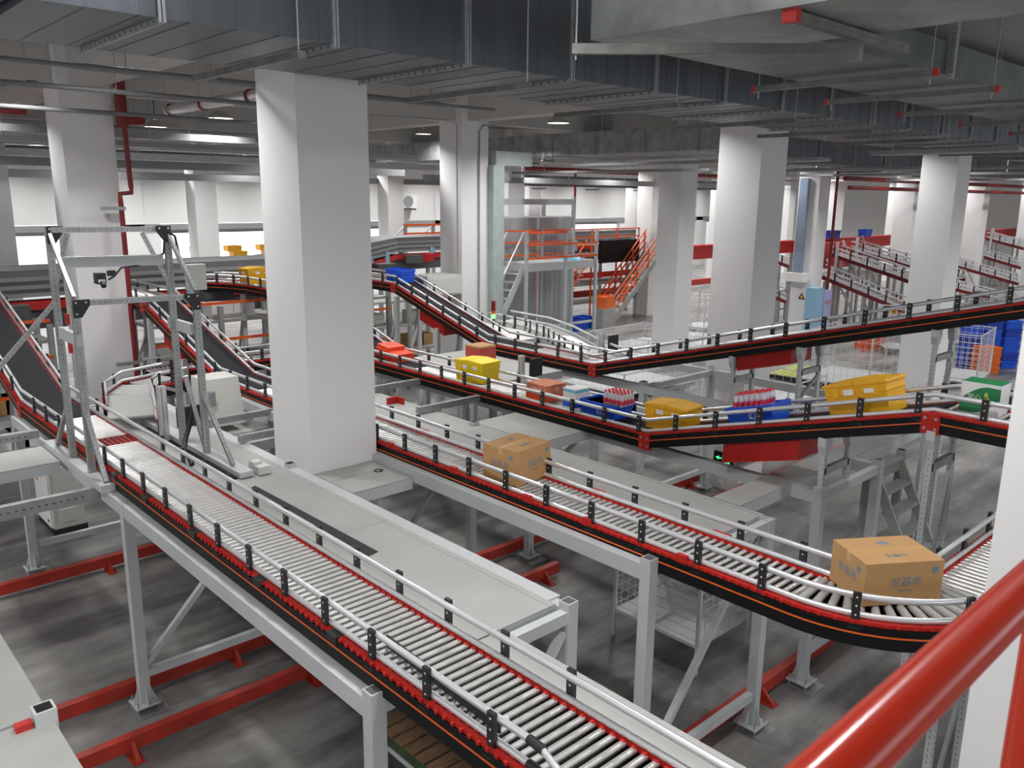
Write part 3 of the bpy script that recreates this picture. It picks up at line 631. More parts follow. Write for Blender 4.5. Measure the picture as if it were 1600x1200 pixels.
def tote(label, cx, cy, z, m, a=.6, b=.4, h=.33, rz=0, pitch=0.0, lid=True, labels=True, group='lidded plastic totes', name='plastic_tote'):
    t = T(name, label, 'tote', (cx, cy, z), group); t.rotation_euler = (pitch, 0, rz)
    q = MB().frustum(0, 0, 0, h * .86, a / 2 - .03, b / 2 - .03, a / 2 - .012, b / 2 - .012)
    for k in (.62, .8): q.frustum(0, 0, h * k, h * k + .012, a / 2 - .008, b / 2 - .008, a / 2 - .006, b / 2 - .006)
    for sx in (-1, 1): q.box(sx * a * .3 - .03, sx * a * .3 + .03, -b / 2 - .002, b / 2 + .002, h * .55, h * .82)
    o = bpy.data.objects.new('body', q.mesh('body', m)); C.objects.link(o); o.parent = t
    if lid:
        q = MB()
        for sx in (-1, 1): q.add([(sx * a / 2, -b / 2, h * .86), (0.004 * sx, -b / 2, h * .86), (0.004 * sx, b / 2, h * .86), (sx * a / 2, b / 2, h * .86), (sx * a / 2, -b / 2, h * .93), (sx * .004, -b / 2, h), (sx * .004, b / 2, h), (sx * a / 2, b / 2, h * .93)], MB.BF)
        o = bpy.data.objects.new('lid', q.mesh('lid', m)); C.objects.link(o); o.parent = t
    else:
        q = MB().box(-a / 2, a / 2, -b / 2, -b / 2 + .02, h * .84, h).box(-a / 2, a / 2, b / 2 - .02, b / 2, h * .84, h).box(-a / 2, -a / 2 + .02, -b / 2 + .02, b / 2 - .02, h * .84, h).box(a / 2 - .02, a / 2, -b / 2 + .02, b / 2 - .02, h * .84, h)
        o = bpy.data.objects.new('rim', q.mesh('rim', m)); C.objects.link(o); o.parent = t
    if labels:
        for bx in ((-.12, -.02, -b / 2 - .004, -b / 2 + .01, h * .6, h * .76), (.1, .2, -b / 2 - .004, -b / 2 + .01, h * .62, h * .74), (-a / 2 - .004, -a / 2 + .02, -.05, .05, h * .6, h * .75)):
            o = bpy.data.objects.new('paper_label', MB().box(*bx).mesh('paper_label', WHITE)); C.objects.link(o); o.parent = t
    return t
HP = pi / 2
def zc(y): return ZR if y > 6.25 else ZR + (6.25 - y) * .2819 if y > 2.88 else 3.55
pC = -math.atan(.2819)
tote('bright yellow lidded tote on the flat part of the third conveyor', 8.46, 9.95, ZR, YELB, .62, .44, .36, -HP + .12)
tote('yellow lidded tote at the dip of the third conveyor beside the red hinge', 8.42, 6.08, ZR + .045, YEL, .62, .42, .34, -HP + .1, 0)
tote('large yellow tote loaded above its rim high on the third conveyor near the green carton', 8.42, 3.62, zc(3.62) + .0, YEL, .68, .46, .37, -HP, 0).rotation_euler = (0, -math.atan(.2819), -HP)
bt1 = tote('blue tote holding bottled water and a blue carton on the third conveyor', 8.42, 7.18, ZR, BLUE, .62, .42, .20, -HP, 0, False, False)
fontobj('♻', .10, WHITE, bt1, (.05, -.205, .09), (pi / 2, 0, 0), 'recycling_mark')
bt2 = tote('blue tote with a pack of bottles on the rising third conveyor below the red guard', 8.42, 4.86, zc(4.86), BLUE, .62, .42, .20, -HP, 0, False, False)
bt2.rotation_euler = (0, -math.atan(.2819), -HP)
fontobj('♻', .10, WHITE, bt2, (.05, -.205, .09), (pi / 2, 0, 0), 'recycling_mark')
tote('yellow lidded tote at the high end of the third conveyor by the upper bend', 8.45, 17.6, ZT, YEL, .62, .42, .36, .1)
tote('yellow lidded tote low on the third incline just left of the large column', 8.45, 14.35, 3.24, YEL, .62, .42, .36, -HP)
tote('blue tote at the top of the farthest incline left of the beige cabinet', 11.18, 15.9, ZT, BLUE, .62, .42, .3, -HP, 0, False, False)

BOT = MB().lathe(0, 0, [(.001, 0), (.030, 0), (.032, .015), (.032, .03)], 10).m(1).lathe(0, 0, [(.0325, .03), (.0325, .085)], 10).m(0).lathe(0, 0, [(.032, .085), (.032, .115), (.026, .145), (.014, .165), (.014, .172)], 10).m(2).lathe(0, 0, [(.018, .168), (.018, .192), (.001, .192)], 10)
BOTM = BOT.mesh('bottle', [WATER, PLAB, PINK])
def bottles(cx, cy, z, nx, ny, rz, slope, where, grp):
    for i in range(nx):
        for j in range(ny):
            u = (i - (nx - 1) / 2) * .07; v = (j - (ny - 1) / 2) * .07
            x = cx + u * cos(rz) - v * sin(rz); y = cy + u * sin(rz) + v * cos(rz)
            o = inst(BOTM, 'water_bottle', (x, y, z - (y - cy) * slope)); tag(o, where, 'bottle', grp)
bottles(8.45, 7.0, ZR + .173, 4, 5, 0, 0, 'small red-capped water bottle packed in the blue tote on the flat third conveyor', 'bottles in the flat blue tote')
bottles(8.45, 4.97, zc(4.97) + .175, 4, 6, 0, .2819, 'small red-capped water bottle packed in the blue tote on the rising third conveyor', 'bottles in the rising blue tote')
bottles(8.40, 13.5, 3.152, 3, 4, 0, 0, 'small red-capped water bottle in the pack left of the large column', 'bottles left of the large column')
for y in (13.5,): tote('blue tote under a bottle pack just left of the large column', 8.42, y, 2.96, BLUE, .62, .42, .22, -HP, 0, False, False)
def pack(label, cx, cy, z, a, b, h, mats, name='drink_carton', rz=0.0, bands=(), cat='carton', top=True):
    t = T(name, label, cat, (cx, cy, z)); t.rotation_euler.z = rz
    o = bpy.data.objects.new('carton', MB().box(-a / 2, a / 2, -b / 2, b / 2, 0, h).mesh('carton', mats[0])); C.objects.link(o); o.parent = t
    for (z0, z1, mm) in bands:
        o = bpy.data.objects.new('printed_band', MB().box(-a / 2 - .002, a / 2 + .002, -b / 2 - .002, b / 2 + .002, z0, z1).mesh('printed_band', mm)); C.objects.link(o); o.parent = t
    return t
pack('light blue and white milk carton beside the bottles in the blue tote', 8.28, 7.62, ZR + .005, .28, .24, .32, [WHITE], bands=((.06, .16, BLUE), (.27, .302, SKYB)))
cz = pack('orange red fruit drink carton on the flat part of the third conveyor', 8.42, 8.35, ZR, .40, .42, .25, [COLA], bands=((.02, .10, ORCARD),))
fontobj('AFNA', .09, WHITE, cz, (-.2025, 0, .16), (pi / 2, 0, -pi / 2))
gc = pack('green and white carton with a leaf motif near the right edge on the third conveyor', 8.45, 2.56, 3.55, .26, .34, .30, [WHITE])
q = MB(); pts = []
for k in range(13): a = pi * (1 - k / 24) if k < 13 else 0; pts.append((-.132, .17 - .26 * k / 12, .15 + .11 * sin(pi / 2 * k / 12)))
poly = [(-.1315, .17, .13)] + [(-.1315, .17 - .24 * k / 10, .13 + .14 * sin(pi / 2 * k / 10)) for k in range(1, 11)] + [(-.1315, -.17, .265), (-.1315, -.17, .16)] + [(-.1315, -.17 + .24 * k / 8, .16 - .15 * sin(pi / 2 * k / 8)) for k in range(1, 9)] + [(-.1315, .17, .01)]
q.add(poly, [tuple(range(len(poly)))]); q.box(-.13, .13, -.17, .17, .3, .301)
o = bpy.data.objects.new('green_print', q.mesh('green_print', GREEN)); C.objects.link(o); o.parent = gc
q = MB().add([(-.1325, -.06 + .03 * cos(k * pi / 5), .13 + .05 * sin(k * pi / 5)) for k in range(10)], [tuple(range(10))]).add([(-.1325, -.05 + .016 * cos(k * pi / 5), .19 + .03 * sin(k * pi / 5)) for k in range(10)], [tuple(range(10))])
o = bpy.data.objects.new('leaf_motif', q.mesh('leaf_motif', YGREEN)); C.objects.link(o); o.parent = gc
fontobj('安心', .06, WHITE, gc, (-.133, .05, .16), (pi / 2, 0, -pi / 2))
rc = T('orange_red_pack', 'orange red wrapped pack at the third incline foot right of the large column', 'pack', (8.45, 12.25, ZR + .02)); rc.rotation_euler = (.12, 0, 0)
o = bpy.data.objects.new('wrap', MB().box(-.2, .2, -.32, .32, 0, .16).box(-.18, .18, -.05, .3, .16, .22).mesh('wrap', ORCARD)); C.objects.link(o); o.parent = rc
pack('dark red carton standing on the pale side table behind the bright yellow tote', 9.9, 11.55, 2.5, .4, .4, .3, [REDB], bands=((.27, .302, CARD),))

# ------------------------------------------------------------------ ducts, trays and pipes under the ceiling
def rod(root, x, y, z0, z1=CZ): MB().tube((x, y, z0), (x, y, z1), .008, 6).build('hanger_rod', GALV, root)
def duct(name, label, x0, x1, y0, y1, z0, z1, axis, step, m=DUCT, flange=True, angle=True, traps=(), low=.16, grp='sheet metal air ducts'):
    d = T(name, label, 'air duct', ((x0 + x1) / 2, (y0 + y1) / 2, z0), grp)
    MB().box(x0, x1, y0, y1, z0, z1).build('sheet_body', m, d)
    q = MB(); k = .34
    while k < ((x1 - x0) if axis == 'x' else (y1 - y0)) - .1:
        if axis == 'x': q.box(x0 + k - .003, x0 + k + .003, y0 - .003, y0 + .001, z0, z1).box(x0 + k - .004, x0 + k + .004, y0, y1, z0 - .004, z0 + .001)
        else: q.box(x0 - .003, x0 + .001, y0 + k - .003, y0 + k + .003, z0, z1).box(x0, x1, y0 + k - .004, y0 + k + .004, z0 - .004, z0 + .001)
        k += .34
    q.build('panel_seam', m, d)
    a0, a1 = (x0, x1) if axis == 'x' else (y0, y1); p = a0 + step * .6
    while flange and p < a1 - .1:
        e = .03
        if axis == 'x': q = MB().box(p - .025, p + .025, y0 - e, y0 - .0005, z0 - e, z1).box(p - .025, p + .025, y0, y1 + e, z0 - e, z0 - .0005).box(p - .025, p + .025, y1 + .0005, y1 + e, z0, z1).m(1).box(p - .004, p + .004, y0 - e - .003, y0 - e + .002, z0 - e, z1)
        else: q = MB().box(x0 - e, x0 - .0005, p - .025, p + .025, z0 - e, z1).box(x0, x1 + e, p - .025, p + .025, z0 - e, z0 - .0005).m(1).box(x0 - e - .003, x0 - e + .002, p - .004, p + .004, z0 - e, z1)
        q.m(0)
        if axis == 'x' and angle:
            for k in range(15):
                yy = y0 + (y1 - y0) * (k + .5) / 15; q.m(1).box(p - .029, p - .024, yy - .014, yy + .014, z0 - .026, z0 - .008)
            q.m(0).box(p - .028, p - .024, y0 - .02, y1 + .04, z0 - .045, z0 - .001)
        q.build('flange', [GALV, DGREY], d); p += step
    for t in traps:
        if axis == 'x':
            q = MB().box(t - .035, t + .035, y0 - .12, y1 + .12, z0 - low, z0 - low + .055).build('trapeze_bar', GALVD, d)
            for yy in (y0 - .08, y1 + .08): rod(d, t, yy, z0 - low)
        else:
            q = MB().box(x0 - .12, x1 + .12, t - .035, t + .035, z0 - low, z0 - low + .055).build('trapeze_bar', GALVD, d)
            for xx in (x0 - .08, x1 + .08): rod(d, xx, t, z0 - low)
    return d
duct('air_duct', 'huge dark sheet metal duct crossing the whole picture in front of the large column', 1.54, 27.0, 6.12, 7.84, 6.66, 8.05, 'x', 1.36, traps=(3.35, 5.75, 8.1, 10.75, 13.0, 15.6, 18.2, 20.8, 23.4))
dl = duct('air_duct', 'duct stub with bright underside at the upper left corner', -6.0, 1.50, 6.12, 7.84, 6.70, 8.05, 'x', 1.0, traps=(), angle=False)
R1 = T('air_duct', 'nearest duct at the top right with a bright face and dark underside', 'air duct', (5.6, 2.5, 6.66), 'sheet metal air ducts')
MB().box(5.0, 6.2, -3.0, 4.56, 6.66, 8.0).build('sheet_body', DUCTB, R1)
R2 = T('air_duct', 'low greenish duct branching right from the nearest duct at the top right', 'air duct', (9, 3.9, 6.66), 'sheet metal air ducts')
MB().box(6.21, 19.0, 3.33, 4.56, 6.66, 6.95).build('sheet_body', DUCTG, R2)
for x in (7.95, 9.5, 11.5, 13.6, 15.8): MB().box(x - .03, x + .03, 3.15, 4.95, 6.57, 6.625).m(1).box(x - .033, x + .033, 3.13, 3.17, 6.565, 6.63).box(x - .033, x + .033, 4.93, 4.97, 6.565, 6.63).build('trapeze_bar', [GALVD, REDP], R2)
for x in (7.95, 9.5, 11.5): rod(R2, x, 3.2, 6.5); rod(R2, x, 4.9, 6.5)
MB().bar((4.6, 4.37, 6.53), (5.95, 2.95, 6.53), .06, .07).build('trapeze_bar', GALVD, R1); rod(R1, 4.62, 4.35, 6.46)
slot_bar(R1, (5.05, 2.93, 6.62), (6.75, 2.93, 6.62), .07, .06, 'channel_bar', m=GALVD)
MB().box(6.25, 6.33, 3.05, 3.13, 6.5, 8.3).build('hanger_strut', MGREY, R1)
MB().box(5.04, 5.1, 2.88, 2.98, 6.58, 6.66).build('end_cap', REDP, R1)
slot_bar(R2, (8.6, 3.28, 6.62), (8.6, 3.28, 8.3), .05, .06, 'hanger_strut')
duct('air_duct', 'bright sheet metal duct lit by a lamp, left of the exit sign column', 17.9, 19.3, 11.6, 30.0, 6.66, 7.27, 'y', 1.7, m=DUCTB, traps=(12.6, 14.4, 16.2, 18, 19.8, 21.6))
duct('air_duct', 'pale duct crossing behind the right hand columns above the trays', 20.5, 50.0, 12.6, 13.8, 6.55, 7.2, 'x', 2.2, traps=(22, 25, 28, 31, 34), angle=False)
duct('air_duct', 'narrow grey duct over the far end of the hall behind the scaffold', 24, 48, 30.2, 30.9, 6.0, 6.5, 'x', 3.0, angle=False, traps=(26, 30, 34, 38, 42))
def tray(label, p, q, wd=.35, h=.1, z=None, m=MGREY, grp='hanging cable trays', every=3.0):
    t = T('cable_tray', label, 'cable tray', ((p[0] + q[0]) / 2, (p[1] + q[1]) / 2, p[2]), grp)
    MB().bar(p, q, wd, h).build('channel', m, t)
    P = Vector(p); Q = Vector(q); n = int((Q - P).length / every) + 1
    for k in range(n):
        c = P.lerp(Q, (k + .5) / n); rod(t, c.x - .0, c.y, c.z + h / 2)
    return t
tray('long grey cable tray on the left behind the red pipe, upper of two', (-8, 21, 6.31), (17, 21, 6.31), .4, .16, m=GALV)
tray('long grey cable tray on the left behind the red pipe, lower and farther', (-8, 24, 6.22), (17, 24, 6.22), .4, .22, m=MGREY)
tray('wide grey cable tray at the left under the red main pipe', (-8, 18.6, 6.65), (9, 18.6, 6.65), .5, .14)
tray('dark flat cable tray at left between the red main and the lamps', (-8, 17.75, 6.42), (13, 17.75, 6.42), .3, .1)
tray('dark cable tray at left above the back wall, higher one', (-8, 22.4, 6.62), (16, 22.4, 6.62), .5, .12)
tray('dark cable tray at left above the back wall, lower one', (-8, 26.6, 5.95), (13, 26.6, 5.95), .5, .2)
tray('narrow dark cable tray far at left in front of the back wall', (-8, 33.8, 6.1), (28, 33.8, 6.1), .6, .25)
for k, (x, y0, y1, z) in enumerate(((14.7, 9.3, 14.2, 6.32), (16.6, 8.6, 15.4, 6.3), (15.4, 4.6, 7.0, 6.32), (21.0, 14.2, 22.5, 6.3), (24.2, 5.5, 16.0, 6.35), (27.5, 6.0, 18.0, 6.3), (31.0, 6.0, 15.8, 6.4), (35.5, 8.0, 22.0, 6.3))):
    tray('flat dark cable tray among many hanging below the ducts at right', (x, y0, z), (x, y1, z), .55, .07)
tray('grey cable tray crossing high in front of the scaffold', (17, 22.6, 6.05), (40, 22.6, 6.05), .4, .2, m=MGREY)
def pipe(name, label, pts, r, m, grp=None, cat='pipe', hang=(), clamp=None, cl=()):
    t = T(name, label, cat, pts[0], grp)
    MB().path(pts, r, 10).build('pipe', m, t)
    for x, y, z in hang: rod(t, x, y, z)
    for (p, q) in cl: MB().tube(p, q, r * 1.25, 12).build('coupling', clamp or DKRED, t)
    return t
def xhang(xs, y, z): return [(x, y, z) for x in xs]
SPR = 'thin grey sprinkler pipes'
pipe('sprinkler_pipe', 'grey sprinkler pipe at upper left, nearer of two parallel runs', [(-6, 9.05, 6.67), (2.7, 9.05, 6.67), (8.0, 9.05, 6.66)], .022, PIPEG, SPR, clamp=PIPEG, hang=xhang((2.2, 3.1, 3.9, 5.8, 6.9), 9.05, 6.66), cl=(((2.62, 9.05, 6.67), (2.72, 9.05, 6.67)), ((4.1, 9.05, 6.67), (4.16, 9.05, 6.67)), ((7.05, 9.05, 6.66), (7.15, 9.05, 6.66))))
pipe('sprinkler_pipe', 'thicker grey sprinkler pipe piece at upper left joined to the nearer run', [(2.72, 9.05, 6.67), (7.05, 9.05, 6.66)], .034, PIPEG, SPR)
pipe('sprinkler_pipe', 'grey sprinkler pipe at upper left, farther of two parallel runs', [(-6, 10.9, 6.67), (6.6, 10.9, 6.66)], .03, PIPEG, SPR, clamp=PIPEG, hang=xhang((2.9, 3.6, 4.6, 6.2), 10.9, 6.66), cl=(((2.65, 10.9, 6.67), (2.75, 10.9, 6.67)), ((3.55, 10.9, 6.67), (3.6, 10.9, 6.67))))
pipe('sprinkler_pipe', 'grey sprinkler pipe crossing behind the red vertical pipe', [(-6, 14.6, 6.72), (8.2, 14.6, 6.72)], .035, PIPEG, SPR, clamp=PIPEG, hang=xhang((5.6, 6.4, 7.4), 14.6, 6.7))
pipe('sprinkler_pipe', 'grey sprinkler pipe high above the left lamps', [(-6, 19.6, 6.85), (12, 19.6, 6.85)], .05, MGREY, SPR, clamp=PIPEG, hang=xhang((6, 8, 10), 19.6, 6.85))
pipe('sprinkler_pipe', 'dark grey sprinkler pipe running high behind the two left lamps', [(-6, 23.4, 7.0), (12.5, 23.4, 7.0)], .06, PIPEG, SPR, clamp=PIPEG, hang=xhang((4, 6, 8, 10, 12), 23.4, 7.0))
pipe('sprinkler_pipe', 'dark grey sprinkler pipe far behind the two left lamps, lower one', [(-6, 25.4, 6.6), (12.5, 25.4, 6.6)], .05, PIPEG, SPR, clamp=PIPEG, hang=xhang((4, 6.5, 9, 11), 25.4, 6.6))
pipe('drain_pipe', 'thick silver pipe with red clamps near the two left lamps', [(6.0, 11.4, 6.92), (6.0, 15.6, 6.92)], .085, ALU, cl=[((6.0, y, 6.92), (6.0, y + .05, 6.92)) for y in (12.3, 14.0, 15.4)])
pipe('drain_pipe', 'thick silver pipe with red clamps at the far left', [(3.6, 20.5, 6.6), (3.6, 27.5, 6.6)], .09, ALU, cl=[((3.6, y, 6.6), (3.6, y + .05, 6.6)) for y in (21.5, 23.0, 26.0)])
pipe('fire_main', 'red vertical pipe with a jog running down the white column at left', [(5.40, 16.15, 7.6), (5.42, 16.15, 6.55), (5.44, 16.15, 5.6), (5.44, 16.15, 5.48), (5.24, 16.15, 5.46), (5.24, 16.15, 5.3), (5.25, 16.15, 2.0)], .045, DKRED)
fm = pipe('fire_main', 'thick red upper piece of the pipe on the white column at left', [(5.38, 16.12, CZ), (5.38, 16.12, 6.6)], .10, DKRED)
MB().tube((5.4, 16.12, 6.75), (5.75, 16.12, 6.78), .10, 12).build('valve', DKRED, fm)
pipe('fire_main', 'red horizontal main at the left picture edge under the ceiling', [(-8, 18, 6.95), (4.3, 18, 6.95)], .09, DKRED)
for x, z in ((5.24, 5.2), (5.24, 2.35)): tag(MB().box(4.9, 5.3, 16.08, 16.2, z - .03, z + .03).build('pipe_bracket', GALV), 'steel pipe bracket on the left white column, %s' % ('upper one' if z > 4 else 'lower one'), 'bracket', 'brackets of the red pipe')
pipe('fire_main', 'red main crossing behind the right hand columns', [(31.9, 15.6, 6.3), (60, 15.6, 6.3)], .09, DKRED)
pipe('fire_main', 'red main under the first red main behind the right hand columns', [(31.9, 15.4, 5.95), (60, 15.4, 5.95)], .08, DKRED)
pipe('fire_main', 'red vertical pipe beside the column with the warning triangle', [(32.5, 16.2, CZ), (32.5, 16.2, 1.4)], .06, DKRED)
pipe('fire_main', 'red pipe crossing high above the grey curtain', [(24.5, 29, 6.75), (44, 29, 6.75)], .12, DKRED, hang=xhang((26, 30, 34, 38), 29, 6.75))
for x in (25.6, 31.0): pipe('fire_main', 'thin red vertical pipe above the scaffold, %s' % ('left one' if x < 30 else 'right one'), [(x, 29, 6.7), (x, 29, 3.6)], .06, DKRED)
pipe('conduit', 'thin conduit down the column left of the grey curtain, thinner left one', [(10.5, 16.31, 7.22), (13.0, 16.31, 7.24), (13.2, 16.31, 7.15), (13.22, 16.31, 3.56)], .018, GALV, 'conduits on the column')
pipe('conduit', 'thin conduit down the column left of the grey curtain, longer right one', [(14.5, 16.31, 7.2), (14.05, 16.31, 7.2), (13.92, 16.31, 7.05), (13.92, 16.31, 2.0)], .022, GALV, 'conduits on the column')
gd = T('vertical_duct', 'pale greenish vertical duct right of the column with conduits', 'air duct', (14.6, 16.2, 2.2), 'sheet metal air ducts')
MB().box(14.255, 14.62, 16.15, 16.6, 1.9, 6.25).box(14.34, 15.6, 16.15, 16.6, 6.25, 6.6).build('sheet_body', mat('pale_green_duct', (.50, .57, .55), .4, .4, var=.1), gd)
bdt = T('vertical_duct', 'light blue flat duct strip mounted on the column with the warning triangle', 'air duct', (31.3, 17, 2.2), 'sheet metal air ducts')
MB().box(31.22, 31.38, 16.75, 17.1, 2.6, 6.3).build('sheet_body', mat('blue_duct', (.36, .46, .60), .35, .5, var=.2, scale=1), bdt)
MB().box(31.1, 31.4, 16.5, 17.35, 2.25, 2.6).build('hood', WHITE, bdt)

# pendant lamps
def lamp(label, x, y, z):
    t = T('pendant_lamp', label, 'lamp', (x, y, z), 'bell shaped pendant lamps')
    MB().lathe(x, y, [(.275, z), (.27, z + .015), (.15, z + .12), (.06, z + .16), (.05, z + .17)], 24).build('reflector', LAMPM, t)
    MB().lathe(x, y, [(.001, z + .012), (.262, z + .012)], 24, False).build('lens', GLOW, t)
    MB().tube((x, y, z + .17), (x, y, z + .30), .04, 10).build('socket', MGREY, t)
    MB().tube((x, y, z + .30), (x, y, CZ), .010, 6).build('stem', BLACKP, t)
    lamp_light(x, y, z - .01)
LAMPS = [(7.76, 21.0, 7.0, 'pendant lamp nearest the red vertical pipe at left'), (8.05, 18.0, 7.05, 'pendant lamp just left of the large front column, lit rim'), (17.2, 23.0, 7.45, 'pendant lamp right of the large front column below the thin pipes'),
         (14.85, 14.5, 7.2, 'large pendant lamp hanging right under the long dark duct'), (20.7, 19.7, 7.1, 'pendant lamp hanging in front of the lit sheet metal duct'), (19.6, 13.55, 7.05, 'pendant lamp left of the exit sign column at the top'),
         (14.86, 36.6, 7.1, 'small pendant lamp by the far column left of the large column'), (7.75, 31.6, 6.95, 'small pendant lamp at far left near the silver pipe'), (17.0, 30.5, 6.9, 'small pendant lamp just left of the large column in the far bay')]
for x, y, z, l in LAMPS: lamp(l, x, y, z)
for ix in range(-2, 14):
    for iy in range(0, 10):
        x = -1.1 + 4.5 * ix; y = (1.6, 4.0, 9.8, 13.9, 18.0, 22.1, 26.2, 30.3, 34.4, 38.5)[iy]
        if all(hypot(x - a, y - b) > 2.4 for a, b, c, d in LAMPS): lamp_light(x, y, 7.1, LAMP_W * (1.7 if y > 25 else 1.15 if y > 12 else 0.9))
for x in (-9, -4.5, 0): lamp_light(x, -4, 7.1)
pl = bpy.data.lights.new('duct_fill_light', 'POINT'); pl.energy = 100; pl.shadow_soft_size = .12; po = bpy.data.objects.new('duct_fill_light', pl); po.location = (2.7, 3.3, 7.7); C.objects.link(po)  # added point light to brighten the nearest duct's face, no fixture modelled

# ------------------------------------------------------------------ cross belt sorter in the background
SO = T('belt_sorter', 'long grey louvred sorter running behind the left conveyors', 'sorter', (4, 20, 0), 'grey louvred sorters')
sp = [(-10, 19.6, 3.95), (9.8, 20.1, 3.95), (17.5, 26.9, 3.95), (34, 27.5, 3.95)]
MB().sweep(sp, sec(-.2, 1.2, -.06, 0)).build('top_cover', LOUV, SO)
q = MB().sweep(sp, sec(-.2, -.15, -.62, -.06))
for k in range(6): q.m(k % 2).sweep(sp, sec(1.16, 1.2 + .02 * (k % 2), -.14 - .08 * k, -.06 - .08 * k))
q.m(0).build('louvre_panel', [LOUV, MGREY], SO)
MB().sweep(sp, sec(.9, 1.22, -.80, -.62)).build('red_beam', REDP, SO)
MB().sweep(sp, sec(.2, 1.12, -1.2, -.82)).build('undercarriage', DGREY, SO)
sL = plen(sp)
s = .6; k = 0
while s < sL[-1]:
    p, t, a = at_s(sp, sL, s); r = Vector((t.y, -t.x, 0)); c = p + r * 1.24
    MB().bar((c.x, c.y, 3.1), (c.x, c.y, 3.55), .16, .10).build('blue_bracket', LBLUE, SO)
    c = p + r * 1.0; MB().bar((c.x, c.y, 0), (c.x, c.y, 3.2), .12, .12).build('leg', STEELD, SO)
    if k % 2 == 0: MB().cb(c.x + .5, c.y - .45, 3.15, .7, .4, .3).build('motor', DGREY, SO)
    if k % 3 == 0: MB().cb(c.x - .3, c.y - .5, 3.2, .3, .3, .3).build('red_box', REDP, SO)
    s += 2.1; k += 1
# lower shelving and machinery below the sorter (left)
def rackf(label, x0, x1, y0, y1, zs, grp, bars=True, fill=0, seed=1, legm=STEELD, h=None):
    rnd = random.Random(seed); t = T('storage_rack', label, 'rack', (x0, y0, 0), grp)
    for x in (x0, (x0 + x1) / 2, x1):
        for y in (y0, y1): MB().box(x - .05, x + .05, y - .05, y + .05, 0, h or zs[-1] + .3).build('upright', legm, t)
    for z in zs: MB().box(x0, x1, y0, y1, z - .06, z).build('shelf', STEELD, t)
    if bars:
        for z in zs[1:]: MB().box(x0, x1, y0 - .07, y0 - .03, z + .35, z + .41).build('orange_bar', SAFETY, t)
    for i in range(fill):
        z = zs[i % len(zs)]; x = x0 + .4 + rnd.random() * (x1 - x0 - .9); y = y0 + .3
        o = MB().cb(x, y + .2, z + .16, .5, .5, .32).build('cardboard_box', [WHITE, CARD, LGREY, WHITE][i % 4]); tag(o, 'small box stored on the machinery rack below the sorter', 'box', 'boxes below the sorter')
    return t
rackf('grey rack with white boxes below the sorter at far left', 1.6, 4.2, 17.6, 18.6, (.6, 1.3, 2.0, 2.7), 'racks below the sorter', fill=8, seed=2)
rackf('grey rack with orange bars right of the column with the red pipe', 6.0, 9.0, 17.4, 18.4, (.6, 1.3, 2.0, 2.8), 'racks below the sorter', fill=9, seed=3)
rackf('grey rack right behind the second incline beside the large column', 9.6, 12.4, 18.2, 19.2, (.6, 1.4, 2.2, 2.9), 'racks below the sorter', fill=9, seed=4)
rackf('grey shelving seen between the large column and the red guard box', 12.4, 15.2, 19.2, 20.2, (.5, 1.2, 1.9, 2.6), 'racks below the sorter', fill=9, seed=5, bars=False)
def xtrestle(label, x, y, z1, dx=.62, m=STEEL):
    t = T('braced_support', label, 'support leg', (x, y, 0), 'braced supports under the high conveyor ends')
    for a in (0, dx): MB().box(x + a - .045, x + a + .045, y - .045, y + .045, 0, z1).build('leg', m, t)
    MB().bar((x, y, z1 * .35), (x + dx, y, z1 * .8), .04, .05).build('brace', m, t); MB().bar((x, y, z1 * .9), (x, y + .7, z1 * .25), .05, .05).build('brace', m, t); MB().bar((x + dx, y, z1 * .9), (x + dx, y + .7, z1 * .25), .05, .05).build('brace', m, t)
    MB().bar((x, y, z1 * .45), (x + dx, y, z1 * .45), .05, .07).build('cross_bar', m, t); return t
for n, x in (('second', 5.38), ('third', 8.12), ('farthest', 10.86)):
    xtrestle('braced steel legs under the high end of the %s conveyor, nearer pair' % n, x, 15.6, 3.24); xtrestle('braced steel legs under the high end of the %s conveyor, farther pair' % n, x, 17.6, 3.3)
xtrestle('braced steel legs under the high end of the left conveyor', 2.63, 16.4, 3.3)
xtrestle('braced steel legs halfway up the incline of the farthest conveyor', 10.86, 14.1, 2.7)
xtrestle('braced steel legs halfway up the incline of the second conveyor', 5.38, 14.1, 2.7)

# short cross conveyor under the left inclines and merge beside the far conveyor
LC = T('cross_conveyor', 'short roller conveyor crossing low behind the gantry right of the column', 'conveyor', (5.5, 14.6, 2), 'short cross conveyors')
conveyor(LC, [('roller', [(5.15, 15.2, 2.35), (8.0, 15.2, 2.35)])], hinge=False, teeth=False)
LC2 = T('cross_conveyor', 'short roller conveyor at the left picture edge beside the inclined belt', 'conveyor', (1, 14, 2), 'short cross conveyors')
conveyor(LC2, [('roller', [(-1.0, 13.8, 2.45), (2.2, 13.8, 2.45)])], hinge=False, teeth=False)
for x, y, c in ((5.6, 15.2, LC), (7.6, 15.2, LC), (.2, 13.8, LC2), (1.9, 13.8, LC2)):
    for d in (-.25, .25): MB().box(x - .04, x + .04, y + d - .04, y + d + .04, 0, 2.2).build('leg', STEELD, c)
MG = T('merge_conveyor', 'curved merge rails with pale deck joining the far conveyor beside the scaffold', 'conveyor', (13, 12, 2.4), 'short cross conveyors')
mp = [(13.3, 14.8, ZR), (13.2, 13.4, ZR), (12.7, 12.2, ZR), (11.95, 10.9, ZR), (11.5, 9.9, ZR)]
for sg in (-.32, .32):
    for z in (.02, .17): MB().sweep(mp, rsec(sg, z, .02, .025), True).build('guide_rail', ALU, MG)
    MB().sweep(mp, sec(sg - .03, sg + .03, -.2, -.02)).build('side_channel', STEEL, MG)
mL = plen(mp); s = .2
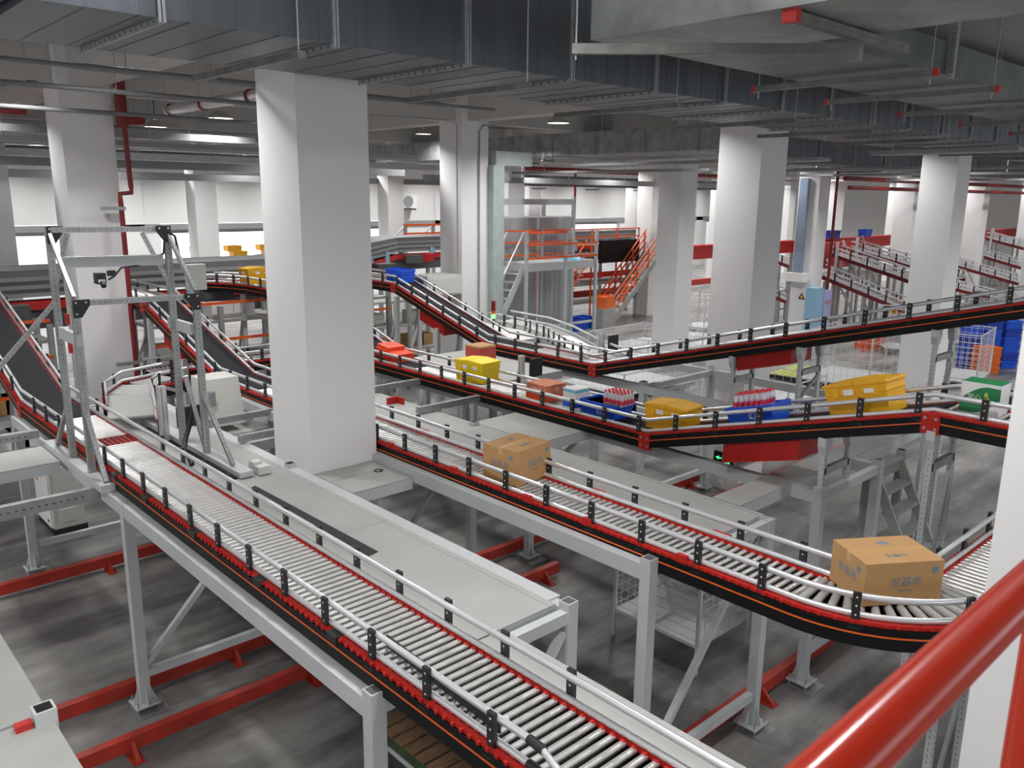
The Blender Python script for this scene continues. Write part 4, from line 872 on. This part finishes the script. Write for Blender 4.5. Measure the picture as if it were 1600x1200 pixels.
while s < mL[-1]:
    p, t, a = at_s(mp, mL, s); r = Vector((t.y, -t.x, 0)); inst(BRK, 'rail_bracket', p + r * .345, atan2(-t.x, t.y), MG)
    for dd in (0, .08, .16, .24, .32): 
        if s + dd < mL[-1]: p2, t2, a2 = at_s(mp, mL, s + dd); inst(ROLL, 'roller', p2 - Vector((0, 0, .028)), atan2(-t2.x, t2.y), MG)
    s += .4
plate('cream table top beside the far conveyor below the signal beacon', 11.9, 13.6, 12.6, 14.9, 2.52, LGREY)
plate('pale grey side deck behind the bright yellow tote', 9.0, 10.7, 10.2, 12.9, 2.42)
for x, y in ((12.0, 12.8), (13.5, 14.8), (9.2, 10.4), (10.5, 12.7)): tag(MB().box(x - .05, x + .05, y - .05, y + .05, 0, 2.28).build('table_leg', STEELD), 'grey square leg under the pale side decks', 'support leg', 'legs of the side decks')
bc = T('signal_beacon', 'small signal beacon with glowing green band on the cream table', 'beacon', (12.55, 14.2, 2.52))
MB().tube((12.55, 14.2, 2.52), (12.55, 14.2, 2.75), .015, 8).m(1).tube((12.55, 14.2, 2.75), (12.55, 14.2, 2.85), .05, 12).m(2).tube((12.55, 14.2, 2.85), (12.55, 14.2, 2.92), .05, 12).m(3).tube((12.55, 14.2, 2.92), (12.55, 14.2, 3.15), .05, 12).build('lamp_stack', [BLACK, SIGG, ORANGE, DKRED], bc)
tag(MB().lathe(12.2, 14.45, [(.001, 2.62), (.06, 2.61), (.08, 2.56), (.08, 2.52)], 14).build('push_button', RED), 'red mushroom push button on the cream table beside the beacon', 'button')
for lb, x, y in (('slotted post with black scanner plate beside the dip of the far conveyor', 11.85, 10.3), ('slotted post with black scanner plate right of the bright yellow tote', 9.1, 9.6)):
    t = T('scanner_stand', lb, 'scanner', (x, y, 2.4), 'scanner posts'); MB().box(x - .04, x + .04, y - .04, y + .04, 2.2, 2.98).m(1).box(x - .045, x - .04, y - .006, y + .006, 2.4, 2.95).build('post', [ALU, MGREY], t); MB().box(x + .1, x + .36, y - .12, y - .08, 2.62, 2.92).build('scanner_plate', BLACKP, t)
# beige cabinet on the second column
ec = T('electric_cabinet', 'beige cabinet fixed to the column beside the far incline', 'cabinet', (12.8, 16.6, 3))
MB().box(12.25, 13.36, 16.3, 17.0, 3.06, 3.56).m(1).box(12.24, 12.25, 16.45, 16.9, 3.12, 3.5).build('body', [LGREY, DGREY], ec); MB().box(12.3, 13.3, 16.28, 16.3, 3.1, 3.5).build('door', LGREY, ec)
# exit sign
ex = T('exit_sign', 'glowing green exit sign with arrow low on the square column', 'sign', (13.37, 8.43, .65))
MB().box(13.33, 13.378, 8.2, 8.62, .52, .74).build('housing', BLACK, ex)
q = MB()
q.box(13.326, 13.33, 8.26, 8.42, .55, .71).m(1)
q.box(13.324, 13.326, 8.37, 8.40, .62, .65).box(13.324, 13.326, 8.33, 8.36, .58, .66).box(13.324, 13.326, 8.29, 8.32, .57, .63)
q.build('running_figure', [EXITG, BLACK], ex)
MB().box(13.326, 13.33, 8.44, 8.50, .62, .64).add([(13.327, 8.50, .59), (13.327, 8.58, .63), (13.327, 8.50, .67)], [(0, 1, 2)]).build('arrow', EXITG, ex)

# ------------------------------------------------------------------ curtain scaffold and orange stairs
SF = T('curtain_scaffold', 'tall grey scaffold hung with grey curtains and orange guard bars', 'scaffold', (21, 22, 0))
for x in (19.75, 23.45):
    for y in (22, 23.6): MB().box(x - .06, x + .06, y - .06, y + .06, 0, 5.5 if y < 23 else 5.2).build('upright', STEEL, SF)
MB().box(19.7, 23.5, 21.96, 22.04, 5.2, 5.4).build('top_beam', STEEL, SF); MB().box(19.7, 23.5, 21.97, 22.03, 4.72, 4.8).build('curtain_rail', ALU, SF)
for x0, x1 in ((19.8, 21.5), (21.56, 23.4)):
    q = MB(); n = 40; vs = []
    for i in range(n + 1):
        x = x0 + (x1 - x0) * i / n; y = 21.93 + .016 * sin(i * 1.15) + .03 * sin(i * .37)
        vs += [(x, y, .15), (x, y, 4.74)]
    q.add(vs, [(2 * i, 2 * i + 2, 2 * i + 3, 2 * i + 1) for i in range(n)], True); q.build('curtain', CURT, SF)
MB().box(21.5, 21.56, 21.9, 21.94, 0.2, 4.74).build('curtain_post', WHITE, SF)
PLT = T('access_platform', 'grey raised platform with orange guard rails in front of the grey curtain', 'platform', (21, 20.8, 0))
MB().box(19.4, 22.9, 20.3, 21.5, 3.0, 3.28).build('deck', STEEL, PLT)
for x in (19.4, 21.3, 22.9):
    for y in (20.3, 21.5): MB().box(x - .05, x + .05, y - .05, y + .05, 0, 4.35).build('upright', STEEL, PLT)
for z in (3.45, 3.9, 4.3):
    MB().box(19.4, 22.9 if z < 4 else 21.3, 20.22, 20.27, z - .035, z + .035).build('guard_bar', SAFETY, PLT); MB().box(19.4, 22.9, 21.53, 21.58, z - .03, z + .03).build('guard_bar', SAFETY, PLT)
MB().box(22.87, 22.93, 20.3, 21.5, 3.8, 3.86).build('cross_bar', STEEL, PLT); MB().box(19.37, 22.9, 20.3, 20.36, 1.0, 1.08).build('cross_bar', STEEL, PLT)
tag(MB().lathe(22.2, 20.9, [(.001, 3.44), (.2, 3.42), (.42, 3.34), (.5, 3.28)], 12).build('plastic_sheet', SKYB), 'light blue plastic sheet lying on the grey platform by the curtain', 'sheet')
SS = T('access_stair', 'grey steel stair with thin handrails left of the grey curtain', 'stairs', (17.6, 20.6, 0))
for y in (20.4, 21.2):
    MB().bar((17.5, y, .1), (19.35, y, 3.1), .05, .2).build('stringer', STEEL, SS)
    MB().bar((17.3, y, 1.1), (19.35, y, 4.3), .04, .04).build('handrail', ALU, SS); MB().bar((17.9, y, .8), (17.9, y, 2.0), .035, .035).build('baluster', ALU, SS)
for k in range(11): MB().box(17.5 + k * .17, 17.75 + k * .17, 20.42, 21.18, .2 + k * .27, .24 + k * .27).build('tread', STEEL, SS)
OS = T('orange_stair', 'steel staircase with orange handrails right of the grey curtain', 'stairs', (28.5, 24.2, 0))
for y in (23.7, 24.6):
    MB().bar((27.9, y, 0.05), (31.2, y, 3.0), .06, .22).build('stringer', STEELD, OS)
    for h in (.45, .75, 1.05): MB().bar((27.8, y, h), (31.2, y, 3.0 + h), .05, .05).build('handrail', SAFETY, OS)
    for k in range(5): x = 27.9 + k * .8; z = .05 + k * .72; MB().box(x - .025, x + .025, y - .025, y + .025, z, z + 1.0).build('baluster', SAFETY, OS)
for k in range(12): MB().box(27.9 + k * .27, 28.2 + k * .27, 23.72, 24.58, .2 + k * .245, .24 + k * .245).build('tread', STEELD, OS)
OP = T('orange_platform', 'raised dark platform with orange guard rails behind the orange staircase', 'platform', (28, 25.5, 0))
MB().box(24.5, 31.2, 25.0, 26.4, 2.75, 2.98).build('deck', DGREY, OP); MB().box(24.5, 31.2, 24.95, 25.0, 1.95, 2.2).build('red_beam', REDP, OP)
MB().box(28.3, 31.0, 24.8, 24.95, 2.6, 3.6).build('black_panel', BLACK, OP)
for z in (3.4, 3.75, 4.1): MB().box(24.5, 31.2, 24.97, 25.02, z - .025, z + .025).build('guard_bar', SAFETY, OP)
for x in (24.5, 26.2, 27.9, 29.6, 31.15): MB().box(x - .03, x + .03, 24.97, 25.03, 0, 4.12).build('upright', SAFETY if x < 31 else STEELD, OP)
MB().box(24.3, 31.2, 25.1, 26.2, 1.6, 1.75).box(24.3, 31.2, 25.1, 26.2, .8, .9).build('lower_deck', STEELD, OP)
OS2 = T('orange_stair', 'small staircase with orange handrails farther behind beside the curtain', 'stairs', (25, 24.6, 0))
for y in (24.1, 24.8):
    for h in (.0, .5, 1.0): MB().bar((24.4, y, .2 + h), (26.6, y, 2.7 + h), .05, .05).build('handrail', SAFETY, OS2)
for k in range(9): MB().box(24.5 + k * .24, 24.75 + k * .24, 24.12, 24.78, .3 + k * .27, .34 + k * .27).build('tread', STEELD, OS2)
for k, (x, y, z, m, l) in enumerate(((25.4, 23.6, 0, DBLUE, 'dark blue tote on the floor under the far orange stair'), (26.2, 23.9, 0, BLUE, 'blue tote on the floor beside the scaffold'), (26.8, 23.2, .9, OPIN, 'orange crate standing near the foot of the orange staircase'), (27.0, 25.6, 1.75, YEL, 'yellow tray on the lower deck under the orange platform'), (25.5, 25.5, .9, RED, 'red crate on the low deck under the orange platform'))):
    tote(l, x, y, z, m, .8, .6, .5, .1 * k, 0, False, False, 'crates around the orange stairs')
tag(MB().box(26.4, 27.2, 22.9, 23.5, 0, .9).build('low_stand', STEELD), 'low grey stand carrying an orange crate by the staircase', 'stand')
OR = T('orange_rack', 'empty rack with orange beams standing behind the sorter by the back wall', 'rack', (21.6, 30, 0))
for x in (21.4, 22.9): MB().box(x - .06, x + .06, 29.94, 30.06, 0, 4.3).build('upright', STEELD, OR); MB().bar((x - 1.4, 30, 3.1), (x, 30, 4.2), .05, .05).build('brace', STEEL, OR)
for z in (3.35, 3.85, 4.22): MB().box(21.3, 24.0, 29.9, 29.97, z - .04, z + .04).build('orange_bar', SAFETY, OR)

# ------------------------------------------------------------------ red steelwork with chutes at right
RB = T('red_girder', 'long red steel girder carrying the chutes behind the right hand columns', 'girder', (45, 18, 0))
MB().box(24, 64, 18, 18.25, 3.3, 3.78).box(24, 64, 17.9, 18.35, 3.74, 3.8).build('web', REDP, RB)
MB().box(32.9, 37.5, 17.2, 17.45, 2.6, 3.7).build('side_web', REDP, RB)
for x in (28.3, 33, 37, 41, 45, 49, 53, 57): MB().box(x - .1, x + .1, 18.0, 18.2, 0, 3.3).build('leg', STEELD, RB)
MB().box(24, 40, 26.6, 26.8, .85, 1.15).build('lower_web', REDP, RB)
def chute(label, x, y1, z1, y0, z0):
    t = T('sorting_chute', label, 'chute', (x, y1, z1), 'inclined roller chutes')
    P = [(x, y0, z0), (x, y1, z1)]
    for sg in (-1, 1):
        MB().sweep(P, sec(sg * .45 - .03, sg * .45 + .03, -.17, -.02)).build('side_channel', CHRED, t)
        for z in (.06, .26): MB().sweep(P, sec(sg * .45 - .025, sg * .45 + .025, z - .03, z + .03)).build('guide_rail', ALU, t)
    L = plen(P); s = .3
    while s < L[-1]:
        p, tt, a = at_s(P, L, s)
        for sg in (-1, 1): MB().cb(p.x + sg * .48, p.y, p.z + .12, .03, .06, .38).build('rail_bracket', BLACKP, t)
        s += .75
    q = MB(); n = int(L[-1] / .14)
    for k in range(n): p, tt, a = at_s(P, L, (k + .5) * L[-1] / n); q.tube((p.x - .42, p.y, p.z - .04), (p.x + .42, p.y, p.z - .04), .035, 6)
    tag(q.build('roller_bed', ALU, t), kind='stuff')
    for f in (.12, .55, .9):
        p, tt, a = at_s(P, L, f * L[-1])
        for sg in (-.42, .42): MB().box(p.x + sg - .05, p.x + sg + .05, p.y - .05, p.y + .05, 0, p.z - .2).build('leg', STEELD, t)
        MB().bar((p.x - .42, p.y, p.z * .5), (p.x + .42, p.y, p.z * .5), .05, .06).build('cross_bar', STEELD, t)
    p, tt, a = at_s(P, L, .7 * L[-1]); MB().bar((x + .5, y1, z1 + .5), (x + .5, p.y, .8), .05, .07).build('brace', STEEL, t); MB().bar((x - .55, y1 - .3, 0), (x - .55, y1 - .3, z1 + .45), .1, .1).build('upright', STEEL, t)
    return t
chute('roller chute descending just right of the warning triangle column, lowest one', 33.3, 17.0, 2.55, 12.2, 1.1)
chute('roller chute descending from the red girder between two white columns', 34.6, 17.0, 3.3, 12.2, 2.05)
chute('roller chute partly hidden behind the one between two white columns', 36.4, 17.0, 3.45, 12.5, 2.45)
chute('roller chute seen just right of the column with blue crates, upper one', 48.1, 17.0, 2.25, 13.0, 1.35)
chute('roller chute seen just right of the column with blue crates, lower one', 46.0, 17.0, 1.35, 13.2, .7)
chute('roller chute at the far right edge below the red girder, upper one', 53.0, 17.0, 3.5, 13.8, 2.75)
chute('roller chute at the far right edge below the red girder, lower one', 52.0, 17.0, 2.6, 13.6, 1.75)
chute('roller chute visible in the gap left of the warning triangle column, upper one', 35.1, 20.6, 3.0, 18.5, 2.45)
chute('roller chute visible in the gap left of the warning triangle column, lower one', 35.1, 20.4, 1.35, 18.5, .85)
for k, (x, m, l) in enumerate(((36.3, DBLUE, 'dark blue open bin standing on the red girder'), (39.6, BLUE, 'bright blue tote standing on the red girder'))): tote(l, x, 18.12, 3.8, m, .95 if k == 0 else .7, .4, .34, 0, 0, False, False, 'bins on the red girder')
tri = T('warning_sign', 'yellow triangular warning sign on the column below the blue duct strip', 'sign', (31.39, 16.7, 1.7)); MB().add([(31.385, 16.55, 1.55), (31.385, 16.85, 1.55), (31.385, 16.7, 1.82)], [(0, 1, 2)]).m(1).add([(31.382, 16.62, 1.59), (31.382, 16.78, 1.59), (31.382, 16.7, 1.74)], [(0, 1, 2)]).build('triangle', [BLACK, YEL], tri)
pb = T('notice_board', 'light blue cabinet with white notice standing beside the warning triangle column', 'cabinet', (31.2, 16, 0))
MB().box(30.75, 31.35, 15.75, 16.2, 0, 2.1).build('body', LBLUE, pb); MB().box(31.36, 31.95, 15.7, 15.75, .3, 2.0).build('notice', PURPLE, pb)
fontobj('消防箱', .17, RED, pb, (.45, -.302, 1.5), (pi / 2, 0, 0)); fontobj('119', .14, INK, pb, (.45, -.302, .95), (pi / 2, 0, 0))

# ------------------------------------------------------------------ cages, pallets and stacks on the floor
def cage(label, x, y, a, b, h, rz=0, m=ALU, grp='wire roll cages', shelf=True, dense=.14, z0=.22, front=True):
    t = T('wire_cage', label, 'cage', (x, y, 0), grp); t.rotation_euler.z = rz
    def P(q, n, mm=m): o = bpy.data.objects.new(n, q.mesh(n, mm)); C.objects.link(o); o.parent = t; return o
    P(MB().box(-a / 2, a / 2, -b / 2, b / 2, z0, z0 + .04), 'base_tray', STEEL)
    for sx in (-1, 1):
        for sy in (-1, 1): P(MB().box(sx * a / 2 - .02, sx * a / 2 + .02, sy * b / 2 - .02, sy * b / 2 + .02, 0, h), 'corner_post')
    q = MB()
    for z in (h - .03,): q.box(-a / 2, a / 2, -b / 2 - .015, -b / 2 + .015, z - .015, z + .015).box(-a / 2, a / 2, b / 2 - .015, b / 2 + .015, z - .015, z + .015).box(-a / 2 - .015, -a / 2 + .015, -b / 2, b / 2, z - .015, z + .015).box(a / 2 - .015, a / 2 + .015, -b / 2, b / 2, z - .015, z + .015)
    P(q, 'top_frame'); q = MB(); r = .005
    z = z0 + .1
    while z < h - .06:
        for sy in (-1, 1): q.tube((-a / 2, sy * b / 2, z), (a / 2, sy * b / 2, z), r, 4)
        for sx in (-1, 1): q.tube((sx * a / 2, -b / 2, z), (sx * a / 2, b / 2, z), r, 4)
        z += dense
    n = int(a / dense)
    for k in range(1, n):
        xx = -a / 2 + a * k / n
        q.tube((xx, b / 2, z0), (xx, b / 2, h), r, 4)
        q.tube((xx, -b / 2, z0), (xx, -b / 2, h), r, 4)
    n = int(b / dense)
    for k in range(1, n):
        yy = -b / 2 + b * k / n
        for sx in ((-1, 1) if front else (1,)): q.tube((sx * a / 2, yy, z0), (sx * a / 2, yy, h), r, 4)
    P(q, 'wire_mesh'); return t
cage('empty wire cage on legs standing on the floor under the middle conveyor', 8.14, 5.6, 1.06, 1.26, 1.35, 0, STEEL, dense=.12, z0=.33, front=False)
CG = 'wire roll cages'
cage('wire cage standing behind the yellow green pallet, right of the red guard', 24.4, 11.2, 2.6, 2.0, 1.7, .1, dense=.2)
cage('wire cage between the climbing conveyors right of the wide column, holding orange crates', 27.2, 9.3, 2.2, 1.8, 1.7, .15, dense=.16)
cage('low open wire cage behind the right end of the third conveyor', 22.3, 7.4, 1.9, 1.6, .95, .1, dense=.3)
cage('low white wire cage in front of the orange staircase, left one', 23.6, 18.4, 3.4, 2.6, .85, .05, dense=.25)
cage('low white wire cage in front of the orange staircase, right one', 26.6, 18.2, 2.6, 2.4, .9, .05, dense=.25)
cage('low white wire cage nearest behind the dip of the far conveyor', 18.6, 15.2, 3.0, 2.4, .85, 0, dense=.25)
cage('low white wire cage under the third conveyor dip', 17.5, 11.6, 2.4, 2.0, .8, 0, dense=.22)
cage('flat white wire cage left of the yellow green pallet', 20.5, 11.4, 2.0, 1.8, .8, 0, dense=.25)
cage('white wire cage right of the green topped column gap', 29.6, 20.2, 1.3, 1.2, 1.6, 0, dense=.25)
for k, (x, y) in enumerate(((34.0, 11.0), (36.2, 11.4), (38.2, 11.0), (33.0, 9.6), (40.5, 12.0), (43.0, 11.5), (45.2, 10.8), (31.0, 12.6))): cage('tall wire roll cage in the crowd of cages below the chutes', x, y, 1.2, 1.0, 1.7, .1 * k, dense=.2, grp='roll cages below the chutes')
def pallet(label, x, y, z, a, b, m, m2, nb, rz=0):
    t = T('pallet', label, 'pallet', (x, y, z)); t.rotation_euler.z = rz
    for k in range(nb):
        yy = -b / 2 + b * (k + .5) / nb; o = bpy.data.objects.new('board', MB().box(-a / 2, a / 2, yy - b / nb * .40, yy + b / nb * .40, .12, .145).mesh('board', m)); C.objects.link(o); o.parent = t
    for xx in (-a / 2 + .06, 0, a / 2 - .06): o = bpy.data.objects.new('stringer', MB().box(xx - .05, xx + .05, -b / 2, b / 2, 0, .12).mesh('stringer', m2)); C.objects.link(o); o.parent = t
    return t
pallet('yellow green slatted pallet on the floor below the red guard box', 24.2, 12.5, .05, 2.0, 1.5, YGREEN, BLACKP, 9, .1)
pallet('brown and green wooden pallet under the near end of the left conveyor', 4.52, 5.38, .36, 1.25, 1.5, WOODR, GREENP, 9, 0)
pst = T('pallet_stand', 'white stand holding the brown and green pallet beside the front post', 'stand', (4, 5.7, 0))
for x in (3.95, 5.09):
    for y in (4.68, 6.08): MB().box(x - .04, x + .04, y - .04, y + .04, 0, .30).build('leg', STEEL, pst)
MB().box(3.9, 5.14, 4.63, 4.69, .3, .355).box(3.9, 5.14, 6.07, 6.13, .3, .355).box(3.9, 3.96, 4.69, 6.07, .3, .355).box(5.08, 5.14, 4.69, 6.07, .3, .355).build('top_frame', STEEL, pst)
MB().box(3.84, 3.9, 5.9, 6.0, 0, .75).build('upright', STEEL, pst)
for i in range(3):
    for j in range(6):
        x = 29.9 + .55 * i; y = 9.75 - .42 * i
        tote('dark blue tote in the tall stacks at right behind the climbing conveyors', x, y, .27 * j + .01, BLUE if (i + j) % 3 else DBLUE, .58, .42, .265, -.65, 0, False, False, 'blue totes in the tall stacks')
for j in range(4): tote('orange crate in the stack just left of the blue stacks', 29.6, 9.1, .22 * j, OPIN, .75, .5, .215, -.65, 0, False, False, 'orange crates in the stack by the blue stacks')
for j in range(3): tote('orange crate in the stack right behind the wide column', 29.0, 10.6, .24 * j, OPIN, .7, .5, .235, -.6, 0, False, False, 'orange crates behind the wide column')
for j in range(3): tote('orange crate in the stack left of the wide column', 30.8, 13.5, .26 * j, SAFETY, .9, .6, .255, -.6, 0, False, False, 'orange crates left of the wide column')
for k, (x, y, z, m, l) in enumerate(((33.0, 12.4, 0, YEL, 'yellow tote among the cages below the lowest chute'), (34.2, 11.0, .3, YEL, 'yellow tote inside a cage below the lowest chute'), (36.0, 10.6, 1.1, DBLUE, 'blue tote at the lower end of the lowest chute'), (46.5, 12.0, 1.0, BLUE, 'blue tote among the cages at the far right edge'), (35.2, 14.6, .9, YEL, 'yellow tote stack under the chutes between two columns'))): tote(l, x, y, z, m, .9, .6, .5, .2 * k, 0, False, False, 'totes below the chutes')
# things by the back wall
acu = T('air_conditioner', 'white outdoor fan unit high on the back wall left of the conduit column', 'air conditioner', (29.1, 40.7, 4.8))
MB().box(28.55, 29.75, 40.5, 40.95, 4.75, 5.5).build('casing', WHITE, acu); MB().tube((29.15, 40.5, 5.12), (29.15, 40.46, 5.12), .32, 20).build('fan_grille', MGREY, acu); MB().box(28.6, 29.7, 40.5, 40.95, 4.62, 4.72).build('bracket', DGREY, acu)
tag(MB().box(22.1, 23.0, 38.6, 38.7, 2.6, 4.0).box(22.2, 22.25, 38.62, 38.68, 0, 2.6).box(22.85, 22.9, 38.62, 38.68, 0, 2.6).build('notice_board', TEAL), 'teal notice board on legs behind the sorter, right of the large column', 'board')
for k, x in enumerate((17.4, 19.2, 21.0, 44.5, 46.5)):
    for j in range(3): tote('yellow tote stacked in the bright dock opening of the back wall', x + .3 * (j % 2), 42.5, 1.9 + .3 * j, YEL, .8, .6, .29, 0, 0, False, False, 'yellow totes in the dock openings')
    tag(MB().box(x - .7, x + .9, 42.0, 43.0, 0, 1.9).build('dock_table', LGREY), 'pale table carrying yellow totes in the bright dock opening', 'table', 'tables in the dock openings')

# ------------------------------------------------------------------ red handrail in front of the viewer
HR = T('handrail', 'thick glossy red handrail close to the viewer at the lower right', 'handrail', (0.6, .21, 5.1))
MB().tube((-.9, .215, 5.105), (2.6, .235, 5.085), .0235, 24).build('top_rail', HAND, HR)
MB().tube((1.095, .232, 5.07), (1.095, .232, 3.7), .022, 20).build('baluster', HAND, HR)

# ------------------------------------------------------------------ small fittings on the plates
def stub(label, x, y, z=2.395):
    t = T('post_stub', label, 'post stub', (x, y, z), 'hollow post stubs in the plates')
    MB().box(x - .05, x + .05, y - .05, y + .05, z, z + .05).m(1).box(x - .04, x + .04, y - .04, y + .04, z + .049, z + .052).build('tube', [STEEL, BLACK], t)
stub('hollow square post stub at the foot of the large column', 4.37, 8.5)
stub('hollow square post stub on the walkway plate behind the brown carton', 7.17, 8.5)
tag(MB().lathe(5.07, 7.72, [(.03, 2.396), (.055, 2.396), (.055, 2.40), (.03, 2.40), (.03, 2.396)], 20).build('drain_ring', BLACKP), 'small black ring lying on the plate before the large column', 'ring')
tag(MB().box(6.9, 7.1, 10.2, 10.24, 2.396, 2.50).box(7.08, 7.1, 10.05, 10.2, 2.396, 2.50).build('red_bracket', REDP), 'small red angle bracket standing on the walkway plate right of the large column', 'bracket')
for lb, x0, x1, y in (('perforated cross channel from the walkway to the third conveyor, farther one', 6.2, 8.2, 11.0), ('pale cross channel from the walkway to the third conveyor, nearer one', 6.9, 8.25, 9.46)):
    t = T('cross_channel', lb, 'beam', (x0, y, 2.4), 'cross channels of the walkway')
    slot_bar(t, (x0, y, 2.46), (x1, y, 2.46), .07, .09, 'channel', holes=y > 10)
for lb, y in (('perforated cross channel left of the large column, farther one', 10.75), ('grey cross channel left of the large column, nearer one', 9.75)):
    t = T('cross_channel', lb, 'beam', (4.3, y, 2.4), 'cross channels of the walkway'); slot_bar(t, (4.25 if y > 10 else 4.33, y, 2.46), (5.3, y, 2.46), .07, .09, 'channel')
